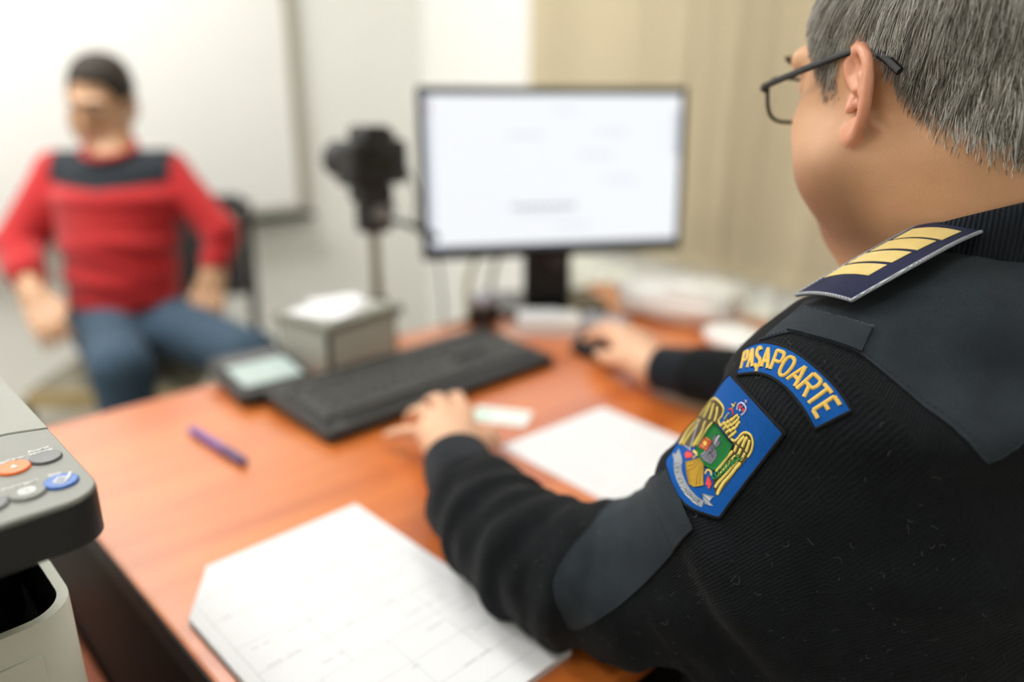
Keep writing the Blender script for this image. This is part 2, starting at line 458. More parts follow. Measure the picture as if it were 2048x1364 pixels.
def nets(fn, lo, hi, h, marg=2.2):
    lo = np.array(lo, np.float32); n = np.ceil((np.array(hi) - lo) / h).astype(int) + 1
    B = 8; nb = -(-n // B)
    # coarse pass: only blocks near the surface are evaluated finely
    g = np.stack(np.meshgrid(*[lo[i] + (np.arange(nb[i]) * B + (B - 1) / 2) * h for i in range(3)], indexing='ij'), -1).reshape(-1, 3).astype(np.float32)
    cv = np.concatenate([fn(g[i:i + 200000]) for i in range(0, len(g), 200000)])
    near = np.abs(cv) < B * h * 0.87 * marg
    Fb = np.empty((len(g), B, B, B), np.float32); Fb[:] = cv[:, None, None, None]
    loc = (np.stack(np.meshgrid(*[np.arange(B)] * 3, indexing='ij'), -1).reshape(-1, 3) - (B - 1) / 2) * h
    ni = np.nonzero(near)[0]
    for i in range(0, len(ni), 500):
        k = ni[i:i + 500]
        P = (g[k][:, None, :] + loc[None].astype(np.float32)).reshape(-1, 3)
        Fb[k] = fn(P).reshape(len(k), B, B, B)
    F = Fb.reshape(nb[0], nb[1], nb[2], B, B, B).transpose(0, 3, 1, 4, 2, 5).reshape(nb[0] * B, nb[1] * B, nb[2] * B)
    n = np.array(F.shape)
    S = F < 0
    A = np.zeros(n - 1, np.int8)
    for dx in (0, 1):
        for dy in (0, 1):
            for dz in (0, 1):
                A += S[dx:n[0] - 1 + dx, dy:n[1] - 1 + dy, dz:n[2] - 1 + dz]
    act = (A > 0) & (A < 8)
    idx = np.full(act.shape, -1, np.int64); ii = np.argwhere(act); idx[act] = np.arange(len(ii))
    acc = np.zeros((len(ii), 3)); cnt = np.zeros(len(ii))
    cor = [(a, b, c) for a in (0, 1) for b in (0, 1) for c in (0, 1)]
    for a in cor:
        for ax in range(3):
            if a[ax] == 0:
                b = list(a); b[ax] = 1
                fa = F[ii[:, 0] + a[0], ii[:, 1] + a[1], ii[:, 2] + a[2]]; fb = F[ii[:, 0] + b[0], ii[:, 1] + b[1], ii[:, 2] + b[2]]
                cr = (fa < 0) != (fb < 0); t = np.where(cr, fa / np.where(cr, fa - fb, 1), 0)
                pt = np.array(a, float)[None, :].repeat(len(ii), 0); pt[:, ax] += t
                acc[cr] += pt[cr]; cnt[cr] += 1
    V = lo + (ii + acc / np.maximum(cnt, 1)[:, None]) * h
    Q = []
    for ax in range(3):
        o1, o2 = [(1, 2), (2, 0), (0, 1)][ax]
        sl0 = [slice(1, -1)] * 3; sl0[ax] = slice(0, n[ax] - 1)
        sl1 = list(sl0); sl1[ax] = slice(1, n[ax])
        s0 = S[tuple(sl0)]; s1 = S[tuple(sl1)]
        e = np.argwhere(s0 != s1); sign = s0[s0 != s1]
        e = e + 1; e[:, ax] -= 1
        def cell(d1, d2):
            c = e.copy(); c[:, o1] -= d1; c[:, o2] -= d2
            return idx[c[:, 0], c[:, 1], c[:, 2]]
        q = np.stack([cell(1, 1), cell(0, 1), cell(0, 0), cell(1, 0)], 1)
        q[~sign] = q[~sign][:, ::-1]
        Q.append(q)
    Q = np.concatenate(Q)
    return V, Q

def np_mesh(name, V, Q, mats, parent=None, origin=(0, 0, 0), mi=None, attr=None, smooth_it=0):
    V = np.asarray(V, float)
    if smooth_it:
        E = np.concatenate([Q[:, [0, 1]], Q[:, [1, 2]], Q[:, [2, 3]], Q[:, [3, 0]]])
        for _ in range(smooth_it):
            a = np.zeros_like(V); c = np.zeros(len(V))
            np.add.at(a, E[:, 0], V[E[:, 1]]); np.add.at(c, E[:, 0], 1)
            np.add.at(a, E[:, 1], V[E[:, 0]]); np.add.at(c, E[:, 1], 1)
            V = V * 0.5 + 0.5 * a / np.maximum(c, 1)[:, None]
    me = bpy.data.meshes.new(name)
    me.vertices.add(len(V)); me.vertices.foreach_set('co', (V - np.array(origin)).astype(np.float32).ravel())
    me.loops.add(Q.size); me.loops.foreach_set('vertex_index', Q.astype(np.int32).ravel())
    me.polygons.add(len(Q)); me.polygons.foreach_set('loop_start', np.arange(0, Q.size, 4, dtype=np.int32))
    me.polygons.foreach_set('use_smooth', np.ones(len(Q), bool))
    for m_ in (mats if isinstance(mats, (list, tuple)) else [mats]): me.materials.append(MATS[m_])
    if mi is not None: me.polygons.foreach_set('material_index', np.asarray(mi, np.int32))
    me.update(calc_edges=True); me.validate()
    if attr is not None:
        at_ = me.attributes.new('knit', 'FLOAT_VECTOR', 'POINT'); at_.data.foreach_set('vector', np.asarray(attr, np.float32).ravel())
    o = bpy.data.objects.new(name, me); C.objects.link(o)
    if parent is not None: o.parent = parent
    return o

# ================================================================== the room (turned 9 degrees against the desk)
ROOM = Matrix.Rotation(-0.157, 4, 'Z')
RX0, RX1, RY0, RY1, RH = -1.75, 1.683, -2.7, 1.846, 2.7
def rw(x, y, z=0.0):
    return ROOM @ Vector((x, y, z))
def struct(name, mb, m, parent=None, **k):
    o = mb.build(name, m, parent, **k)
    if parent is None: o['kind'] = 'structure'
    return o
struct('floor', MB().box((RX0 - .1, RY0 - .1, -0.05), (RX1 + .1, RY1 + .1, 0), Mx=ROOM), 'floor')
struct('ceiling', MB().box((RX0 - .1, RY0 - .1, RH), (RX1 + .1, RY1 + .1, RH + .05), Mx=ROOM), 'ceiling')
struct('wall_back', MB().box((RX0 - .1, RY1, 0), (RX1 + .1, RY1 + .1, RH), Mx=ROOM), 'wall')
struct('wall_right', MB().box((RX1, RY0 - .1, 0), (RX1 + .1, RY1, RH), Mx=ROOM), 'wall')
struct('wall_left', MB().box((RX0 - .1, RY0 - .1, 0), (RX0, RY1, RH), Mx=ROOM), 'wall')
struct('wall_front', MB().box((RX0, RY0 - .1, 0), (RX1, RY0, RH), Mx=ROOM), 'wall')
struct('baseboard_back', MB().box((RX0, RY1 - .014, 0), (RX1, RY1, 0.08), 0.004, Mx=ROOM), 'skirting')
struct('baseboard_right', MB().box((RX1 - .014, RY0, 0), (RX1, RY1 - .014, 0.08), 0.004, Mx=ROOM), 'skirting')

# ceiling panel lamps
for i, (x, y, w) in enumerate([(-0.9, 1.1, 'nearest the whiteboard corner'), (0.15, 1.1, 'above the seated man side'),
                               (-0.75, -0.9, 'behind the printer side'), (0.75, -0.9, 'above the officer')]):
    p = rw(x, y, RH)
    e = empty('ceiling_light', p, -0.157, 'square white ceiling panel lamp ' + w, 'ceiling light', 'ceiling panel lamps')
    MB().box((-.31, -.31, -.03), (.31, .31, 0), 0.006).build('lamp_frame', 'lamp_frame', e)
    MB().box((-.285, -.285, -.036), (.285, .285, -.0305)).build('diffuser', 'lamp_glow' if y > 0 else 'lamp_glow_desk', e)

# whiteboard on the back wall
wb = empty('whiteboard', rw(0.45, RY1, 0.0), -0.157, 'large white wall board with grey frame and dark pen tray', 'whiteboard')
WR, WZ = 0.665, 0.745            # right edge (room x minus root), bottom edge
MB().box((-1.3, -.022, WZ), (WR - .03, -.002, 2.2)).build('panel', 'board', wb)
MB().box((WR - .03, -.032, WZ - .02), (WR + .012, -.001, 2.23), .005).build('frame_side', 'board_frame', wb)
MB().box((-1.33, -.032, WZ - .02), (-1.30, -.001, 2.23), .005).build('frame_side', 'board_frame', wb)
MB().box((-1.30, -.032, 2.2), (WR - .03, -.001, 2.23), .005).build('frame_top', 'board_frame', wb)
MB().box((-1.30, -.032, WZ - .025), (WR - .03, -.001, WZ), .005).build('frame_bottom', 'board_frame', wb)
MB().box((-1.1, -.085, WZ - .045), (WR + .01, -.003, WZ - .024), .006).build('pen_tray', 'board_tray', wb)

# vertical blinds on the right wall
vb = empty('vertical_blind', rw(RX1, -0.2, 0), -0.157, 'beige fabric vertical blind hanging beside the monitor', 'blind')
MB().box((-.075, -1.5, 2.40), (-.02, 1.2, 2.445), .005).build('head_rail', 'blind_rail', vb)
mb = MB(); nseg = 6; W2 = 0.05
for i in range(nseg + 1):
    a = -1 + 2 * i / nseg
    for dz in (0.0, 1.0):
        mb.v.append((0.009 * (1 - a * a) - .0006, a * W2, dz)); mb.v.append((0.009 * (1 - a * a) + .0006, a * W2, dz))
for i in range(nseg):
    k = i * 4
    mb.f += [(k, k + 2, k + 6, k + 4), (k + 1, k + 5, k + 7, k + 3), (k + 2, k + 3, k + 7, k + 6), (k, k + 4, k + 5, k + 1)]
mb.f += [(0, 1, 3, 2), (nseg * 4, nseg * 4 + 2, nseg * 4 + 3, nseg * 4 + 1)]
mb.m = [0] * len(mb.f)
slat0 = None
mbw = MB().box((-.003, -.047, -.0), (.003, .047, .035), .0015)
wt0 = None
for i in range(31):
    y = 1.155 - i * 0.086
    an = 0.50 + random.uniform(-.16, .16)
    if slat0 is None:
        slat0 = mb.build('slat', 'blind', vb, smooth=True); s_ = slat0
    else:
        s_ = share(slat0, 'slat', vb)
    s_.location = (-.048, y, 0.725 + random.uniform(-.004, .004)); s_.rotation_euler = (0, 0, an); s_.scale = (1, 1, 1.675)
    if wt0 is None:
        wt0 = mbw.build('slat_weight', 'blind', vb); w_ = wt0
    else:
        w_ = share(wt0, 'slat_weight', vb)
    w_.location = (-.047, y, 0.722); w_.rotation_euler = (0, 0, an)

# ribbed radiator below the blind
rad = empty('radiator', rw(RX1, 0.1, 0), -0.157, 'white ribbed radiator under the beige blind', 'radiator')
poly = [(-.055, .10)]
sec = MB()
prof = []
for k in range(13):
    a = PI * k / 12
    prof.append((-.085 + .045 * math.cos(a), .62 + .05 * math.sin(a)))
for k in range(13):
    a = PI + PI * k / 12
    prof.append((-.085 + .045 * math.cos(a), .15 + .05 * math.sin(a)))
n = len(prof)
for yy, sc in ((-.027, .75), (-.018, .98), (0, 1.04), (.018, .98), (.027, .75)):
    for (x, z) in prof:
        sec.v.append((-.085 + (x + .085) * sc, yy, z + (0.006 if abs(yy) < .02 else -0.012) * (1 if z > .4 else -1)))
for j in range(4):
    for i in range(n):
        i2 = (i + 1) % n
        sec.f.append((j * n + i, j * n + i2, (j + 1) * n + i2, (j + 1) * n + i))
sec.f += [tuple(range(n))[::-1], tuple(4 * n + i for i in range(n))]
sec.f = [f[::-1] for f in sec.f]
sec.m = [0] * len(sec.f)
sec0 = None
for i in range(26):
    if sec0 is None:
        sec0 = sec.build('section', 'radiator', rad, smooth=True); q = sec0
    else:
        q = share(sec0, 'section', rad)
    q.location = (0, 0.66 - i * 0.062, 0)
MB().tube([(-.085, .69, .60), (-.085, .78, .60), (-.085, .80, .5), (-.085, .80, 0.0)], .012, 10).build('pipe', 'radiator', rad, smooth=True)
for y in (.45, -.65):
    MB().box((-.07, y - .015, .3), (0, y + .015, .33), .003).build('bracket', 'radiator', rad)

# ================================================================== desk
desk = empty('desk', (0.7, -0.43, 0), 0, 'orange cherry-wood office desk with dark side panel', 'desk')
DO = (0.7, -0.43, 0)
MB().box((0, -.864, DESK - .028), (1.275, 0, DESK), .004).build('desk_top', 'desk_wood', desk, origin=DO)
MB().box((.000, -.86, .0), (.020, -.004, DESK - .0285), .001).build('side_panel', 'panel_dark', desk, origin=DO)
MB().box((-.0022, -.864, DESK - .028), (-.0001, 0, DESK - .0005), .0005).build('edge_band', 'edge_black', desk, origin=DO)
MB().box((1.24, -.83, .0), (1.26, -.03, DESK - .0285), .002).build('side_panel', 'panel_dark', desk, origin=DO)
MB().box((.0205, -.10, .25), (1.239, -.082, DESK - .0285), .002).build('modesty_panel', 'panel_dark', desk, origin=DO)

# low cabinet with the printer
cab = empty('cabinet', (-.27, -.5, 0), 0, 'low reddish wooden cabinet under the grey printer', 'cabinet')
CO = (-.27, -.5, 0)
MB().box((-.54, -.92, .0), (-.012, -.06, .48), .003).build('body', 'cabinet_wood', cab, origin=CO)
MB().box((-.55, -.93, .4805), (-.004, -.05, .508), .003).build('top', 'cabinet_wood', cab, origin=CO)
for i, x in enumerate((-.535, -.273)):
    d_ = MB().box((x, -.938, .03), (x + .258, -.9205, .47), .003).build('door', 'cabinet_wood', cab, origin=CO)
    hx = x + (.225 if i == 0 else .033)
    MB().tube([(hx, -.939, .36), (hx, -.955, .365), (hx, -.955, .425), (hx, -.939, .43)], .004, 8).build('handle', 'chrome', d_, smooth=True, origin=CO)

PO = (-.26, -.55, .508)
pr = empty('printer', PO, 0, 'grey multifunction printer with round control buttons left of the desk', 'printer')
def pb(mb, name, m, parent=pr, **k): return mb.build(name, m, parent, origin=PO, **k)
body = MB()
# lower body: walls around a black paper tray
out = rrect(-.46, -.652, -.083, -.20, .032, 8); inn = rrect(-.453, -.645, -.090, -.207, .026, 8)
n = len(out)
body.v = [(x, y, .512) for x, y in out] + [(x, y, .868) for x, y in out] + [(x * .995 - .0013, y, .872) for x, y in out]
body.v = [(x, y, .512) for x, y in out] + [(x, y, .870) for x, y in out] + [(x, y, .870) for x, y in inn] + [(x, y, .80) for x, y in inn]
for k in range(3):
    for i in range(n):
        j = (i + 1) % n
        body.f.append((k * n + i, k * n + j, (k + 1) * n + j, (k + 1) * n + i))
body.f += [tuple(range(n))[::-1], tuple(3 * n + i for i in range(n))]
body.m = [0] * len(body.f)
for i in range(2 * n, 3 * n): body.m[i] = 1
body.m[-1] = 1
bo = pb(body, 'body', ['printer_light', 'printer_cavity'], smooth=True)
def front_panel(x0, z0, x1, z1, r, nm, m, d=.0016, m2=None, y=-.652):
    Mx = Matrix.Translation((0, y, 0)) @ Matrix.Rotation(PI / 2, 4, 'X')
    return pb(MB().prism(rrect(x0, z0, x1, z1, r), -.0002, d, Mx=Mx, bev=.0006), nm, m, bo)
front_panel(-.150, .8235, -.1105, .8475, .004, 'cover_plate', 'printer_light')
q = front_panel(-.23, .765, -.1005, .8155, .007, 'badge_plate', 'printer_light', .003)
# blue maker lettering on the plate (only its top end shows)
lt = MB()
Mx = Matrix.Translation((0, -.6552, 0)) @ Matrix.Rotation(PI / 2, 4, 'X')
for (x, w) in ((-.130, .012), (-.146, .012), (-.162, .012)):
    lt.prism([(x, .785), (x + w, .785), (x + w, .797), (x + w * .3, .801), (x, .797)], 0, .0004, Mx=Mx)
pb(lt, 'lettering', 'logo_blue', bo)
pb(MB().prism(rrect(-.44, -.60, -.10, -.22, .02), .8005, .803), 'output_tray', 'printer_cavity')
# pillar and back block that carry the scanner
pb(MB().box((-.455, -.36, .872), (-.09, -.205, .957), .006), 'rear_block', 'printer_dark')
pb(MB().box((-.128, -.54, .80), (-.098, -.36, .957), .01), 'pillar', 'gloss_black')
# scanner unit
sc_ = MB().prism(rrect(-.48, -.728, -.0725, -.19, .022, 10), .957, .9838, bev=.0)
sc = pb(sc_, 'scanner_unit', 'printer_dark', smooth=True)
_c = rrect(-.4795, -.7275, -.073, -.602, .0215, 10)
_cp = [p for p in _c if p[1] < -.69] ; _cp = [p for p in _cp if p[0] > -.3] + [(-.073, -.612), (-.082, -.6085), (-.095, -.6040), (-.13, -.602), (-.4795, -.602)] + [p for p in _cp if p[0] <= -.3]
tp = pb(MB().prism(_cp, .984, .987, bev=.0008), 'control_panel', 'printer_top')
pb(MB().prism([(-.073, -.6113), (-.073, -.1905), (-.4795, -.1905), (-.4795, -.6012), (-.13, -.6012), (-.095, -.6032), (-.082, -.6077)], .984, .9876, bev=.0008), 'lid', 'printer_lid')
lidtop = MB().prism(rrect(-.46, -.575, -.098, -.21, .03, 8), .9877, .9915, bev=.003)
pb(lidtop, 'lid_cover', 'printer_lid', smooth=True)
def button(x, y, r, m, icon=None):
    b_ = pb(MB().lathe([(r, 0), (r, .0012), (r * .93, .002), (r * .86, .0021), (0.0001, .0016)], 28, (x, y, .9868)), 'button', m, tp, smooth=True)
    return b_
def ring(x, y, r, w, m, z=.9889):
    pts = [(x + r * math.cos(a), y + r * math.sin(a), z) for a in [2 * PI * k / 20 for k in range(21)]]
    return pb(MB().tube(pts, w, 6, flat=.3), 'button_icon', m, tp)
BR = .0092
button(-.1043, -.6617, BR, 'button_orange'); button(-.0865, -.6597, BR, 'button_grey')
button(-.0885, -.6998, BR * 1.02, 'button_blue'); button(-.1062, -.7005, BR * 1.04, 'printer_top'); button(-.1250, -.7020, BR, 'button_grey')
pb(MB().prism([(-.1063, -.664), (-.1023, -.664), (-.1043, -.6595)], .9886, .9891), 'button_icon', 'print_white', tp)
ring(-.1062, -.7005, .0036, .0010, 'print_white'); ring(-.1062, -.7005, .0016, .0007, 'print_white')
ring(-.1062, -.7005, .0098, .0005, 'button_grey', .9875)
dm = MB()
for a, b in (((-.0925, -.7005), (-.0885, -.7045)), ((-.0885, -.7045), (-.0840, -.699)), ((-.0840, -.699), (-.0885, -.6955)), ((-.0885, -.6955), (-.0925, -.7005)),
             ((-.0840, -.699), (-.0818, -.6935)), ((-.0900, -.7005), (-.0870, -.6990))):
    dm.tube([a + (.989,), b + (.989,)], .0008, 6, flat=.4)
pb(dm, 'button_icon', 'print_white', tp)
# lettering above the buttons
def small_text(txt, x, y, size, m, parent, z, name='lettering'):
    cu = bpy.data.curves.new(name, 'FONT'); cu.body = txt; cu.size = size; cu.align_x = 'CENTER'; cu.extrude = .0001; cu.offset = .00012
    o = bpy.data.objects.new(name, cu); C.objects.link(o)
    dg = bpy.context.evaluated_depsgraph_get(); me = bpy.data.meshes.new_from_object(o.evaluated_get(dg))
    bpy.data.objects.remove(o, do_unlink=True)
    me.materials.clear(); me.materials.append(MATS[m])
    o = bpy.data.objects.new(name, me); C.objects.link(o); o.parent = parent
    return o
for txt, x, y, sz in (('Stop/Clear', -.1045, -.6490, .0042), ('Power/', -.0865, -.6445, .0040), ('Wakeup', -.0865, -.6488, .0040), ('Eco', -.0885, -.6878, .0046),
                      ('Power Saver', -.1066, -.6880, .0036), ('Scan', -.1270, -.690, .0040)):
    o = small_text(txt, x, y, sz, 'print_white', tp, .9873)
    o.location = (x - PO[0], y - PO[1], .9872 - PO[2])

# ================================================================== things on the desk
Z = DESK + .0003
def sheet(name, w, d, t, m, parent=None, r=.0, curl=0.0, nx=6, ny=8):
    mb = MB()
    for top in (0, 1):
        for j in range(ny + 1):
            for i in range(nx + 1):
                x = -w / 2 + w * i / nx; y = -d / 2 + d * j / ny
                c = curl * (max(0, abs(x) / w * 2 - .7) * max(0, abs(y) / d * 2 - .6)) if curl else 0
                mb.v.append((x, y, (t if top else 0) + c))
    N = (nx + 1) * (ny + 1)
    for j in range(ny):
        for i in range(nx):
            a = j * (nx + 1) + i
            mb.f.append((N + a, N + a + 1, N + a + nx + 2, N + a + nx + 1)); mb.f.append((a, a + nx + 1, a + nx + 2, a + 1))
    ring_ = [i for i in range(nx + 1)] + [(j + 1) * (nx + 1) - 1 for j in range(1, ny + 1)] + [ny * (nx + 1) + i for i in range(nx - 1, -1, -1)] + [j * (nx + 1) for j in range(ny - 1, 0, -1)]
    for a, b in zip(ring_, ring_[1:] + ring_[:1]): mb.f.append((a, b, N + b, N + a))
    mb.m = [0] * len(mb.f)
    return mb.build(name, m, parent, smooth=True)

# stack of printed forms nearest the camera, one corner cut off
ps = empty('paper_stack', (.122, -.655, Z), 0, 'stack of printed white forms with a cut corner on the near desk edge', 'paper stack', None)
def form_poly(g):
    return [(-.105 + g, -.167), (.112 + g, -.167), (.112 + g, .164), (-.062 + g, .1645), (-.107 + g, .098)]
offs = [0, .0012, -.001, .0006, -.0004, 0.0008]
for k in range(6):
    g = offs[k]
    MB().prism(form_poly(g), k * .0011, k * .0011 + .0009).build('form', 'paper', ps)
top = .0066
MB().prism(form_poly(0), .0066, .0068).build('top_form', 'paper', ps)
pm = MB()
def pl(x0, y0, x1, y1, w=.0005):
    d = Vector((x1 - x0, y1 - y0)).normalized(); nn = Vector((-d.y, d.x)) * w
    pm.prism([(x0 + nn.x, y0 + nn.y), (x0 - nn.x, y0 - nn.y), (x1 - nn.x, y1 - nn.y), (x1 + nn.x, y1 + nn.y)], .00682, .00690)
for y in (.115, .075, .03, -.01, -.05, -.085, -.12, -.145): pl(-.095, y, .098, y, .0003)
for x in (-.095, .098): pl(x, .115, x, -.145, .0003)
for x, ya, yb in ((-.03, .03, -.05), (.03, .075, -.01), (-.06, -.05, -.145), (.06, -.01, -.12), (.005, -.05, -.145)): pl(x, ya, x, yb, .0003)
pm.build('form_lines', 'print_grey', ps)
pm = MB()
for r_ in range(9):
    y = .105 - r_ * .028; x = -.085
    while x < .09:
        w = random.uniform(.006, .02)
        if random.random() < .42: pl(x, y, x + w, y, .0007)
        x += w + .004
pm.build('form_print', 'print_grey', ps)['kind'] = 'stuff'

sp = empty('paper_sheet', (.560, -.612, Z), -.05, 'single printed white sheet lying under the officer\'s left sleeve', 'paper', None)
sheet('sheet', .205, .235, .0006, 'paper', sp, curl=0)
pm = MB()
def pl2(x0, y0, x1, w=.0006): pm.box((x0, y0 - w, .00065), (x1, y0 + w, .00075))
for r_ in range(14):
    y = .095 - r_ * .0135; x = -.085
    while x < .08:
        w = random.uniform(.008, .028)
        if random.random() < .6: pl2(x, y, min(x + w, .09))
        x += w + .004
pm.build('sheet_print', 'print_grey', sp)['kind'] = 'stuff'

ic = empty('identity_card', (.532, -.418, Z), -1.02, 'pale green identity card beside the officer\'s left hand', 'card')
MB().prism(rrect(-.0428, -.027, .0428, .027, .003, 3), 0, .0009).build('card', 'card_white', ic)
MB().prism(rrect(-.038, -.022, -.012, .015, .001, 2), .0009, .0011).build('photo_field', 'card_green', ic)
pm = MB()
for k in range(5): pm.box((-.005, .014 - k * .008, .0009), (.03 - (k % 3) * .006, .0155 - k * .008, .0011))
pm.build('card_print', 'card_green', ic)

# purple pen
pen_a, pen_b = Vector((.180, -.160)), Vector((.189, -.306))
ang = math.atan2(pen_b.y - pen_a.y, pen_b.x - pen_a.x)
pn = empty('pen', (*((pen_a + pen_b) / 2), Z + .0062), ang, 'purple felt pen lying alone on the desk', 'pen')
MB().lathe([(.0015, -.073), (.0052, -.070), (.0058, -.06), (.0058, .02), (.0056, .021)], 16, axis=(1, 0, 0)).build('barrel', 'pen_purple', pn, smooth=True)
cp_ = MB().lathe([(.0062, .0215), (.0062, .068), (.005, .073), (.001, .074)], 16, axis=(1, 0, 0)).build('cap', 'pen_dark', pn, smooth=True)
MB().box((.03, -.0012, .006), (.07, .0012, .0074), .0004).build('clip', 'pen_dark', cp_)

# keyboard with single keys
kb = empty('keyboard', (.5225, -.236, Z), .012, 'wide black full-size keyboard in front of the monitor', 'keyboard')
KW, KD = .452, .185
Mk = Matrix.Translation((0, 0, .008)) @ Matrix.Rotation(.075, 4, 'X')
MB().prism(rrect(-KW / 2, -KD / 2, KW / 2, KD / 2, .008, 4), 0, .016, Mx=Mk, bev=.003).build('case', 'black_plastic', kb, smooth=True)
for x in (-.19, .19):
    MB().box((x - .012, .06, 0), (x + .012, .075, .014), .001).build('foot', 'black_plastic', kb)
keym = {}
U = .0187
def key(cx, cy, w=1.0, h=1.0, m='key_plastic'):
    kk = (round(w, 2), round(h, 2))
    if kk not in keym:
        a, b = w * U / 2 - .0012, h * U / 2 - .0012; t = .0022
        mb = MB()
        for z, s in ((0, 0), (.0035, .0010), (.0058, t), ):
            mb.v += [(-a + s, -b + s, z), (a - s, -b + s, z), (a - s, b - s, z), (-a + s, b - s, z)]
        for k in range(2):
            for i in range(4): mb.f.append((k * 4 + i, k * 4 + (i + 1) % 4, (k + 1) * 4 + (i + 1) % 4, (k + 1) * 4 + i))
        mb.f += [(3, 2, 1, 0), (8, 9, 10, 11)]; mb.m = [0] * len(mb.f)
        o = mb.build('key', m, kb); keym[kk] = o
    else:
        o = share(keym[kk], 'key', kb)
    o.matrix_local = Mk @ Matrix.Translation((cx, cy, .0162))
    return o
X0 = -KW / 2 + .012; Y0 = -KD / 2 + .044
rows = [[1.25, 1.25, 1.25, 6.25, 1.25, 1.25, 1.25, 1.25], [2.25] + [1] * 10 + [2.75], [1.75] + [1] * 11 + [2.25], [1.5] + [1] * 12 + [1.5], [1] * 13 + [2]]
for r_, row in enumerate(rows):
    x = 0
    for w in row:
        key(X0 + (x + w / 2) * U, Y0 + r_ * U, w); x += w
for i in range(13):
    x = [0, 2, 3, 4, 5, 6.5, 7.5, 8.5, 9.5, 11, 12, 13, 14][i]
    key(X0 + (x + .5) * U, Y0 + 5.35 * U)
for i in range(3):
    key(X0 + (15.25 + i + .5) * U, Y0 + 5.35 * U); key(X0 + (15.25 + i + .5) * U, Y0 + 4 * U); key(X0 + (15.25 + i + .5) * U, Y0 + 3 * U); key(X0 + (15.25 + i + .5) * U, Y0)
key(X0 + 16.75 * U, Y0 + U)
for r_ in range(4):
    for i in range(3):
        if r_ == 0 and i == 0: key(X0 + 19.5 * U, Y0, 2)
        elif r_ == 0 and i == 1: continue
        else: key(X0 + (18.5 + i + .5) * U, Y0 + r_ * U)
for i in range(4): key(X0 + (18.5 + i + .5) * U, Y0 + 4 * U)
key(X0 + 22 * U, Y0 + .5 * U, 1, 2); key(X0 + 22 * U, Y0 + 2.5 * U, 1, 2)
lg = MB().prism(rrect(-.205, -.081, -.19, -.066, .0074, 6), .0161, .0164, Mx=Mk).build('round_mark', 'key_plastic', kb)

# electronic signature pad
pad = empty('signature_pad', (.3480, -.066, Z), -.08, 'black electronic pad with grey screen left of the keyboard', 'pad')
Mp = Matrix.Translation((0, 0, .0092)) @ Matrix.Rotation(.10, 4, 'X')
MB().prism(rrect(-.074, -.076, .052, .080, .012, 5), 0, .02, Mx=Mp, bev=.004).build('case', 'black_plastic', pad, smooth=True)
MB().prism(rrect(-.058, -.048, .038, .032, .004, 3), .0201, .0206, Mx=Mp).build('screen', 'lcd', pad)
MB().prism(rrect(-.056, .044, .036, .066, .004, 3), .0201, .0208, Mx=Mp).build('button_strip', 'button_grey', pad)

# grey box with dark corner posts and loose papers on it
BXC, BYC, BRZ = .4990, -.0375, .17
gx = empty('note_box', (BXC, BYC, Z), BRZ, 'grey square desk box with dark corner posts behind the keyboard', 'box')
bw, bd, bh = .080, .066, .092
for (x0, y0, x1, y1) in ((-bw + .008, -bd, bw - .008, -bd + .004), (-bw + .008, bd - .004, bw - .008, bd), (-bw, -bd + .008, -bw + .004, bd - .008), (bw - .004, -bd + .008, bw, bd - .008)):
    MB().box((x0, y0, .004), (x1, y1, bh - .016), .001).build('side', 'box_grey', gx)
for sx in (-1, 1):
    for sy in (-1, 1):
        MB().box((min(sx * (bw - .010), sx * (bw - .002)), min(sy * (bd - .010), sy * (bd - .002)), 0), (max(sx * (bw - .010), sx * (bw - .002)), max(sy * (bd - .010), sy * (bd - .002)), bh - .016), .001).build('corner_post', 'box_dark', gx)
MB().box((-bw - .003, -bd - .003, bh - .016), (bw + .003, bd + .003, bh), .003).build('rim', 'box_rim', gx)
MB().box((-bw + .012, -bd + .012, bh), (bw - .012, bd - .012, bh + .002), .001).build('tray', 'box_grey', gx)
MB().box((-bw + .006, -bd + .006, .0), (bw - .006, bd - .006, .003)).build('base', 'box_dark', gx)
c_, s_n = math.cos(BRZ), math.sin(BRZ)
def onbox(x, y, z): return (BXC + c_ * x - s_n * y, BYC + s_n * x + c_ * y, Z + z)
for (x, y, rz, w, d, z, lab, crl) in ((-.028, -.004, .25, .085, .10, bh + .0023, 'white paper slip lying left on the grey box', .008), (.018, .018, -.35, .09, .07, bh + .0042, 'white paper slip lying crosswise on the grey box', .016)):
    o = sheet('paper_slip', w, d, .0015, 'paper', None, curl=crl)
    o.location = onbox(x, y, z); o.rotation_euler = (0, 0, BRZ + rz)
    tag(o, lab, 'paper slip', 'slips on the grey box')

# monitor
mo = empty('monitor', (.9876, -.1044, Z), -.552, 'black flat-screen monitor showing a white page', 'monitor')
Mt = Matrix.Translation((0, 0, .125)) @ Matrix.Rotation(-.067, 4, 'X')
def mbx(lo, hi, b, nm, m, par=mo): return MB().box(lo, hi, b, Mx=Mt).build(nm, m, par)
mbx((-.2775, .006, 0), (.2775, .034, .335), .006, 'back_shell', 'black_plastic')
for nm, lo, hi in (('bezel', (-.2775, -.002, .320), (.2775, .0058, .335)), ('bezel', (-.2775, -.002, 0), (.2775, .0058, .019)), ('bezel', (-.2775, -.002, .0195), (-.2655, .0058, .3195)), ('bezel', (.2655, -.002, .0195), (.2775, .0058, .3195))):
    mbx(lo, hi, .0015, nm, 'gloss_black')
scn = mbx((-.2653, .001, .0197), (.2653, .0055, .3193), 0, 'screen', 'screen_white')
def ui(x0, z0, x1, z1, m, nm='screen_mark'): MB().box((x0, .0002, z0), (x1, .0008, z1), Mx=Mt).build(nm, m, scn)
ui(-.265, .020, .265, .0265, 'screen_task', 'task_bar'); ui(-.25, .021, -.225, .0255, 'screen_blue'); ui(-.14, .021, -.12, .0255, 'screen_blue')
